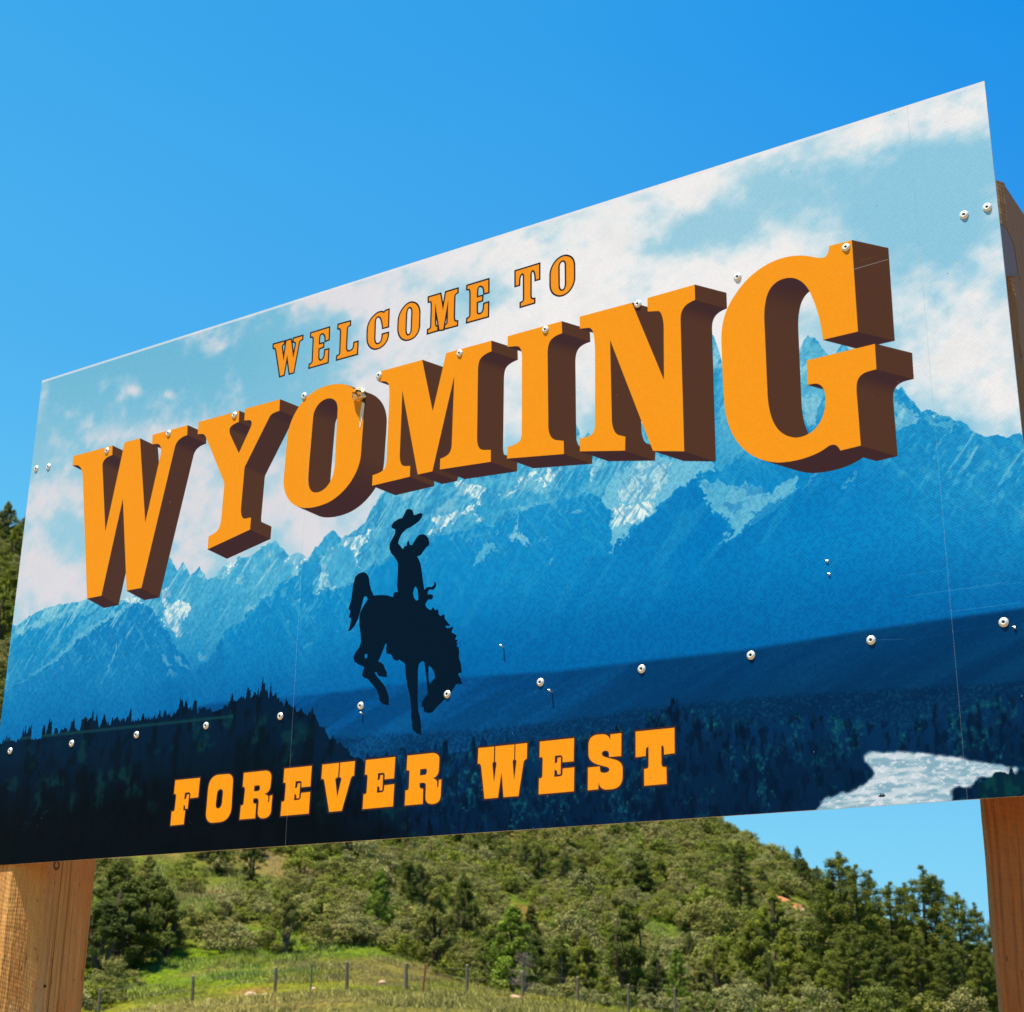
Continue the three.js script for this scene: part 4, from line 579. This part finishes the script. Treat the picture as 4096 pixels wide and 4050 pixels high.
function tree(proto, px, r, topY, name, label, category, group, mat, wide = 1) {
  const at = ground(px, r), d = ray(px, topY), yTop = EYE + d.y / Math.hypot(d.x, d.z) * r, hgt = Math.max(0.8, yTop - at.y), s = hgt / proto.H;
  const o = new THREE.Group(); part(o, 'trunk', proto.trunk, proto.bark); part(o, 'crown', proto.crown, mat || proto.mat);
  o.position.copy(at); o.rotation.y = (px * 1.37 + r) % 6.28; o.scale.set(s * wide, s, s * wide); return top(o, name, label, category, group);
}
const JUN = 'bushy green juniper tree at the foot of the shrubby hill', JG = 'junipers along the foot of the hill';
tree(jA, 432, 84, 3452, 'juniper_tree', 'dark spreading juniper right beside the honey-coloured post', 'tree', null, G1, 1.35);
tree(jB, 560, 88, 3425, 'juniper_tree', 'tall olive juniper behind the shaded bushes near the honey-coloured post', 'tree');
tree(jB, 500, 80, 3520, 'juniper_tree', 'full rounded juniper in the dark clump near the honey-coloured post', 'tree', null, G1, 1.5);
tree(jD, 400, 78, 3600, 'juniper_tree', 'low spreading juniper half hidden by the honey-coloured post', 'tree', null, G5, 1.5);
tree(jB, 600, 84, 3500, 'juniper_tree', 'dense dark juniper at the shaded end of the clump by the meadow', 'tree', null, G1, 1.4);
tree(jA, 645, 82, 3560, 'juniper_tree', 'low dark juniper throwing shade on the meadow', 'tree', null, G1, 1.1);
tree(jD, 1128, 84, 3560, 'juniper_tree', 'broad juniper with dark stems standing on top of the meadow', 'tree', null, G3, 1.05);
tree(jA, 1220, 90, 3640, 'juniper_tree', JUN, 'tree', JG);
tree(jC, 1503, 90, 3478, 'conifer_tree', 'slender bright green conifer standing free above the fence', 'tree', null, G6, 1.05);
tree(jA, 1735, 84, 3560, 'juniper_tree', 'brownish juniper with several stems behind the red slanted stake', 'tree', null, G3, 0.95);
tree(jA, 1850, 92, 3500, 'juniper_tree', JUN, 'tree', JG, G1, 0.8); tree(jD, 1690, 88, 3640, 'juniper_tree', JUN, 'tree', JG, G1, 0.8);
tree(jC, 2050, 80, 3630, 'juniper_tree', 'yellow-green juniper next to the grey dead bush', 'tree', null, G6, 1.35);
tree(jA, 1960, 82, 3720, 'juniper_tree', JUN, 'tree', JG); tree(jA, 2140, 84, 3740, 'juniper_tree', JUN, 'tree', JG, G5); tree(jD, 2235, 80, 3745, 'juniper_tree', JUN, 'tree', JG, G1); tree(jB, 2340, 82, 3740, 'juniper_tree', JUN, 'tree', JG, G2);
tree(jB, 2512, 80, 3612, 'juniper_tree', 'large round juniper with bare inner branches above the fence end', 'tree', null, G1, 0.92);
tree(pA, 2708, 74, 3795, 'pine_tree', 'young bright green pine at the lower edge of the slope', 'tree', null, G6, 0.9);
tree(jA, 2420, 74, 3900, 'juniper_tree', JUN, 'tree', JG, G2, 1.4); tree(jB, 2620, 78, 3820, 'juniper_tree', JUN, 'tree', JG, G5); tree(jB, 2570, 72, 3960, 'juniper_tree', JUN, 'tree', JG, G4, 1.5);
tree(jB, 2650, 128, 3425, 'juniper_tree', 'lone round juniper halfway up the shrubby hillside', 'tree', null, G2, 1.0);
tree(pD, 2974, 122, 3375, 'pine_tree', 'lone dark pine halfway up the hill below the ridge', 'tree', null, G1, 1.15);
tree(jB, 3105, 110, 3570, 'juniper_tree', 'round juniper below the orange bare bank', 'tree', null, G2, 1.1);
const PG = 'pines of the stand beside the reddish brown post', PL = 'tall green pine in the stand beside the reddish brown post';
[[3377, 84, 3428, pA, G7, 1.05], [3445, 80, 3478, pC, G7, 0.9], [3300, 88, 3560, pB, G1, 1.1], [3500, 90, 3498, pB, G1, 1], [3581, 82, 3545, pC, G7, 1], [3640, 88, 3548, pA, G1, 1], [3723, 84, 3482, pB, G7, 1.15], [3770, 90, 3520, pA, G1, 1], [3853, 82, 3585, pC, G7, 0.95], [3925, 88, 3625, pB, G1, 1], [3400, 72, 3720, pC, G7, 1.1], [3540, 70, 3760, pA, G1, 1.1], [3680, 71, 3740, pC, G7, 1.1], [3800, 70, 3780, pB, G1, 1.2], [3930, 72, 3790, pA, G7, 1.1], [4010, 84, 3660, pC, G1, 1], [4080, 88, 3640, pA, G7, 1]].forEach(([px, r, ty, p, m, w]) => tree(p, px, r, ty, 'pine_tree', PL, 'tree', PG, m, w));
const LG = 'mixed junipers on the lower slope between the hill and the pines', LL = 'grey-green juniper on the lower slope between hill and pines';
[[2800, 80, 3850, jB, G3, 1.1], [2880, 88, 3760, jA, G2, 1], [2960, 78, 3880, jB, G4, 1.2], [3010, 94, 3690, jA, G2, 1.1], [3070, 80, 3820, jA, G1, 1.1], [3150, 88, 3720, jB, G2, 1.1], [3200, 76, 3860, jB, G3, 1.1], [3250, 94, 3680, jC, G1, 1.3], [2870, 72, 3960, jB, G4, 1.4], [3090, 71, 3950, jA, G3, 1.4], [3290, 72, 3880, jD, G2, 1.2], [2760, 96, 3740, jA, G1, 1], [3340, 68, 3960, jB, G3, 1.4], [3460, 66, 3990, jA, G2, 1.4], [3620, 66, 3980, jB, G2, 1.4]].forEach(([px, r, ty, p, m, w]) => tree(p, px, r, ty, 'juniper_tree', LL, 'tree', LG, m, w));
const RG = 'trees along the skyline of the hill', RL = 'small dark tree on the skyline of the hill';
[[3216, 172, 3390, pD], [3160, 182, 3392, pB], [3290, 150, 3470, pD], [3345, 130, 3520, pB], [2945, 194, 3300, jA], [3030, 188, 3340, jA], [3100, 184, 3386, jB], [3065, 150, 3480, jA], [3240, 165, 3440, jA], [2720, 170, 3330, jA], [2780, 165, 3350, jA], [2600, 160, 3330, jB], [2560, 150, 3370, jA]].forEach(([px, r, ty, p]) => tree(p, px, r, ty, 'hilltop_tree', RL, 'tree', RG, G5));
const SG = 'trees on the steep slope beyond the pale cloud end of the sign', SL = 'leafy tree on the steep slope beyond the pale cloud end of the sign';
seed = 991;
for (const [px, py, r, ty] of [[10, 2200, 250, 2015], [95, 2200, 256, 2030], [55, 2250, 235, 2130], [-60, 2200, 250, 2000], [140, 2300, 245, 2090], [20, 2500, 200, 2300], [75, 2450, 215, 2260], [40, 2800, 165, 2560], [-20, 2700, 180, 2470], [90, 2700, 175, 2540], [10, 3000, 140, 2780], [-60, 2900, 150, 2700], [-70, 2500, 210, 2240], [60, 3050, 140, 2890], [120, 2600, 200, 2400]]) {
  const at = (() => { const d = ray(px, py), k = r / Math.hypot(d.x, d.z); const x = d.x * k, z = d.z * k; return V3(x, height(x, z), z); })();
  const p = rnd() < 0.5 ? jA : jB, o = new THREE.Group(), s = rr(0.85, 1.35); part(o, 'trunk', p.trunk, p.bark); part(o, 'crown', p.crown, [G2, G3, G4][Math.floor(rnd() * 3)]); o.position.copy(at); o.rotation.y = rr(0, 6); o.scale.setScalar(s); top(o, 'hillside_tree', SL, 'tree', SG);
}
seed = 77; const DG = 'small dark junipers scattered over the hillside', DL = 'small dark juniper scattered among the paler hillside shrubs';
for (let k = 0; k < 26; k++) { const px = rr(700, 3000), r = rr(98, 150), p = [jA, jC, jD, jB][k % 4], o = new THREE.Group(), s = rr(0.38, 0.7); part(o, 'trunk', p.trunk, p.bark); part(o, 'crown', p.crown, k % 3 ? G1 : G5); o.position.copy(ground(px, r, 3500)); o.rotation.y = rr(0, 6); o.scale.set(s * 1.15, s, s * 1.15); top(o, 'hillside_juniper', DL, 'tree', DG); }
{ const dg = deadProto(5), o = new THREE.Group(); part(o, 'bare_branches', dg, std(0.2, 0.15, 0.14, 0.95)); o.position.copy(ground(2096, 77)); o.scale.set(0.75, 0.62, 0.75); top(o, 'dead_bush', 'grey leafless bush beside the yellow-green juniper', 'dead bush'); }

{ // shrubs of the hillside: the ones that show largest as things, the rest as one cover
  const protos = [shrubProto(101, 0.85, 0.9, 26, 80, 0.052), shrubProto(113, 1.05, 0.8, 30, 80, 0.052), shrubProto(127, 0.7, 1.05, 22, 84, 0.052), shrubProto(131, 1.1, 1.2, 34, 84, 0.054)];
  const mats = [G3, G4, G2, leafMat(0.225, 0.22, 0.055), leafMat(0.25, 0.235, 0.085), leafMat(0.15, 0.175, 0.03), leafMat(0.2, 0.23, 0.03)];
  seed = 5150; const list = [];
  const put = (x, z, s) => list.push({ x, z, s, r: Math.hypot(x, z), p: Math.floor(rnd() * 4), m: Math.floor(rnd() * 7), a: rr(0, 6.28) });
  for (let k = 0; k < 30000; k++) {
    const az = rr(-64, -10), r = Math.sqrt(rr(84 * 84, 290 * 290)); if (r > table(ridgeR, az) + 12) continue;
    const x = r * Math.sin(az * Math.PI / 180), z = -r * Math.cos(az * Math.PI / 180), den = fbm(x * 0.07, z * 0.07 + 3, 3);
    if (rnd() > smooth(0.26, 0.52, den) * (r < 140 ? 0.95 : 0.7)) continue; if (r < 84 + meadowUp(az) + 3 * den) continue;
    let ok = true; for (const [bx, bz, br, w] of bare) if (w > 0.5 && Math.hypot(x - bx, z - bz) < br * 0.75 && rnd() < 0.85) ok = false; if (!ok) continue;
    put(x, z, rr(0.5, 1.2) * (rnd() < 0.16 ? 1.75 : 1));
  }
  for (const [px, r, s] of [[330, 72, 1.4], [300, 66, 1.3], [420, 70, 1], [380, 68, 1.2], [470, 74, 1.1], [900, 84, 1.4], [980, 86, 1.6], [830, 86, 1.3], [1040, 85, 1.2], [760, 88, 1.6], [700, 86, 1.2], [1290, 86, 1.2], [1360, 87, 1.4], [1430, 87, 1.2], [1570, 86, 1.2], [1630, 84, 1.3], [1790, 81, 1.0], [1900, 80, 1.1], [2000, 79, 0.9], [2180, 76, 1], [2280, 75, 1.1], [2380, 72, 1], [2480, 70, 1.1], [2660, 70, 1.2], [2760, 70, 1.3], [2830, 68, 1.2], [2920, 69, 1.4], [3000, 67, 1.2], [3150, 68, 1.3], [3240, 68, 1.2], [3520, 66, 1.2], [3700, 66, 1.2], [3860, 66, 1.3]]) { const g = ground(px, r); put(g.x, g.z, s); }
  const seen = (o) => { const y = height(o.x, o.z) + 0.6 - EYE, cx = o.x * CR.x + y * CR.y + o.z * CR.z, cy = o.x * CU.x + y * CU.y + o.z * CU.z, cz = -(o.x * CB.x + y * CB.y + o.z * CB.z), px = 2048 + F * cx / cz, py = 2025 - F * cy / cz; return px > -40 && px < 3960 && py < 4090 && (py > 3440 - px * 0.0678 || (px < 60 && py > 2000)); };
  list.sort((a, b) => (seen(b) - seen(a)) || b.s / b.r - a.s / a.r);
  list.slice(0, 300).forEach((q) => {
    const o = new THREE.Group(); part(o, 'stems', protos[q.p].trunk, greyBark); part(o, 'foliage', protos[q.p].crown, mats[q.m]); o.position.set(q.x, height(q.x, q.z), q.z); o.rotation.y = q.a; o.scale.set(q.s, q.s * 0.95, q.s);
    top(o, 'hill_shrub', 'one of the larger olive green shrubs covering the hillside under the sign', 'shrub', 'larger shrubs on the hillside');
  });
  const rest = list.slice(300), M = new THREE.Matrix4(), grp = new THREE.Group();
  for (let p = 0; p < 4; p++) for (let m = 0; m < 7; m++) { const a = rest.filter((q) => q.p === p && q.m === m); if (!a.length) continue; const im = new THREE.InstancedMesh(protos[p].crown, mats[m], a.length); a.forEach((q, i) => im.setMatrixAt(i, M.compose(V3(q.x, height(q.x, q.z), q.z), new THREE.Quaternion().setFromAxisAngle(V3(0, 1, 0), q.a), V3(q.s, q.s * 0.95, q.s)))); im.name = 'shrub_foliage'; grp.add(im); }
  top(grp, 'shrub_cover', 'dense cover of low olive green shrubs over the whole hill', 'shrubs', null, 'stuff');
  console.log('shrubs', list.length);
}
{ // grass of the meadow and between the shrubs
  seed = 303; const P = [], N = [], C = []; for (let k = 0; k < 22; k++) { const a = rr(0, 6.3), q = rr(0, 0.3), x = Math.cos(a) * q, z = Math.sin(a) * q, h = rr(0.08, 0.24), w = 0.016, b = rr(0, 6.3), lx = rr(-0.14, 0.14), lz = rr(-0.14, 0.14), t = rr(0.8, 1.2); P.push(x - Math.cos(b) * w, -0.05, z - Math.sin(b) * w, x + Math.cos(b) * w, -0.05, z + Math.sin(b) * w, x + lx, h, z + lz); for (let i = 0; i < 3; i++) { N.push(rr(-0.3, 0.3), 0.9, rr(-0.3, 0.3)); C.push(t, t, t); } }
  const g = new THREE.BufferGeometry(); g.setAttribute('position', new THREE.Float32BufferAttribute(P, 3)); g.setAttribute('normal', new THREE.Float32BufferAttribute(N, 3)); g.setAttribute('color', new THREE.Float32BufferAttribute(C, 3));
  const n = 130000, im = new THREE.InstancedMesh(g, new THREE.MeshPhysicalMaterial({ color: 0xffffff, vertexColors: true, roughness: 1, specularIntensity: 0.2, transmission: 0.35, thickness: 0, side: THREE.DoubleSide }), n), M = new THREE.Matrix4(), q = new THREE.Quaternion(), col = new THREE.Color(), cc = [];
  for (let i = 0; i < n; i++) { const az = rr(-60, -12), r = Math.sqrt(rr(30 * 30, 118 * 118)), x = r * Math.sin(az * Math.PI / 180), z = -r * Math.cos(az * Math.PI / 180), s = rr(0.6, 1.3) * (0.35 + 1.0 * smooth(0.4, 0.75, fbm(x * 0.4, z * 0.4, 3))) * (r < 62 ? 0.8 : 1); q.setFromAxisAngle(V3(0, 1, 0), rr(0, 6.3)); im.setMatrixAt(i, M.compose(V3(x, height(x, z), z), q, V3(s, s, s))); cc.length = 0; groundColor(x, z, cc); const k = rr(1.0, 1.75), dry = rnd() < 0.14 ? 1 : 0; col.setRGB(lerp(cc[0] * k, 0.26, dry * 0.6), lerp(cc[1] * k, 0.2, dry * 0.6), lerp(cc[2] * k, 0.08, dry * 0.6)); im.setColorAt(i, col); }
  top(im, 'meadow_grass', 'green and straw-coloured grass of the meadow along the fence', 'grass', null, 'stuff');
}
{ // wire fence
  const wood = std(0.13, 0.1, 0.07, 0.95), red = std(0.36, 0.075, 0.06, 0.8), green = std(0.05, 0.09, 0.06, 0.6, { metalness: 0.3 });  // post wood darkened: its colour includes the shade of the side away from the sun
  const rod = (r, h, lean) => { const g = new THREE.CylinderGeometry(r * 0.92, r, h + 0.4, 9, 3); g.translate(0, h / 2 - 0.2, 0); const p = g.attributes.position; for (let i = 0; i < p.count; i++) p.setX(i, p.getX(i) + 0.012 * Math.sin(p.getY(i) * 4 + r * 90)); g.computeVertexNormals(); return g; };
  const capM = std(0.3, 0.25, 0.18, 0.95), tops = [];
  for (const [px, h, wide] of [[398, 1.15, 0.05], [768, 1.2, 0.06], [1096, 1.18, 0.06], [1384, 1.25, 0.065], [1622, 1.2, 0.065], [1866, 1.2, 0.06], [2091, 1.15, 0.06], [2311, 1.12, 0.055], [2513, 1.1, 0.055], [2700, 1.1, 0.055]]) {
    const o = new THREE.Group(), at = ground(px, 65, 4000); part(o, 'shaft', rod(wide * 1.15, h, 0), wood); const c = new THREE.CylinderGeometry(wide * 0.8, wide * 1.05, 0.03, 9); const cm = part(o, 'weathered_top', c, capM); cm.position.y = h + 0.013; cm.position.x = 0.012 * Math.sin(h * 4 + wide * 90); o.position.copy(at); o.rotation.z = rr(-0.03, 0.03);
    top(o, 'fence_post', 'weathered wooden post of the wire fence across the meadow', 'fence post', 'wooden posts of the wire fence'); tops.push(V3(at.x, at.y, at.z));
  }
  { const o = new THREE.Group(), at = ground(1690, 64.6, 4000); part(o, 'shaft', rod(0.045, 1.2, 0), red); o.position.copy(at); o.rotation.set(0, -0.6, -0.22); top(o, 'fence_stake', 'rusty red stake leaning between the fence posts', 'stake'); }
  { const o = new THREE.Group(), at = ground(1241, 65, 4000); part(o, 'shaft', rod(0.035, 1.2, 0), green); o.position.copy(at); top(o, 'fence_stake', 'thin dark green metal stake between two wooden fence posts', 'stake'); }
  for (const h of [0.35, 0.7, 1.05]) { const c = new THREE.CatmullRomCurve3(tops.map((t) => V3(t.x, t.y + h, t.z + 0.07)), false, 'catmullrom', 0.05); top(new THREE.Mesh(new THREE.TubeGeometry(c, 90, 0.004, 4), std(0.16, 0.14, 0.12, 0.5, { metalness: 0.6 })), 'fence_wire', ['lowest', 'middle', 'top'][h < 0.5 ? 0 : h < 1 ? 1 : 2] + ' wire strung along the fence posts', 'wire'); }
}
{ // stones in the meadow and the orange bank
  seed = 640; const stone = (sx, sy, sz, k) => { const g = new THREE.IcosahedronGeometry(1, 2), p = g.attributes.position; for (let i = 0; i < p.count; i++) { const v = V3(p.getX(i), p.getY(i), p.getZ(i)), n = 0.72 + 0.5 * fbm(v.x * 1.7 + k, v.y * 1.7 + v.z * 1.3 + k * 3, 3); p.setXYZ(i, v.x * n * sx, v.y * n * sy, v.z * n * sz); } g.computeVertexNormals(); return g; };
  const pale = std(0.42, 0.27, 0.17, 0.95), orange = std(0.46, 0.17, 0.065, 0.95), tan = std(0.5, 0.3, 0.17, 0.95);
  for (const [px, r, s] of [[625, 66, 0.3], [700, 65.5, 0.34], [840, 67, 0.2], [560, 65, 0.2], [1000, 67, 0.3], [1060, 66, 0.26], [1525, 71, 0.22], [985, 66.4, 0.24], [2060, 62, 0.28], [1250, 68, 0.18]]) { const m = new THREE.Mesh(stone(s, s * 0.55, s * 0.8, px % 17), pale); m.position.copy(ground(px, r, 4000)); m.position.y += s * 0.12; m.rotation.y = px; top(m, 'meadow_stone', 'pale tan stone lying in the meadow grass by the fence', 'stone', 'stones in the meadow'); }
  for (const [px, py, r, w, n, mt, lb] of [[3190, 3590, 150, 2.4, 9, orange, 'upper orange rocks showing through the shrubs below the ridge'], [3235, 3620, 146, 1.6, 6, tan, 'pale tan rock ledge beside the orange rocks'], [3255, 3665, 138, 1.5, 7, orange, 'lower orange rocks just above the pines']]) {
    const [x, z] = outcropAt(px, py, r), list = [], y0 = height(x, z);
    for (let k = 0; k < n; k++) { const dx = rr(-w, w), dz = rr(-w, w) * 0.8, s = rr(0.35, 0.8), g = stone(s * rr(0.9, 1.6), s * 0.7, s, k * 3.1 + px % 7); g.rotateY(rr(0, 3)); g.translate(dx, height(x + dx, z + dz) - y0 + s * 0.05, dz); list.push(g); }
    const m = new THREE.Mesh(mergeGeometries(list), mt); m.position.set(x, y0, z); top(m, 'rock_outcrop', lb, 'outcrop');
  }
}
renderer.render(scene, camera);
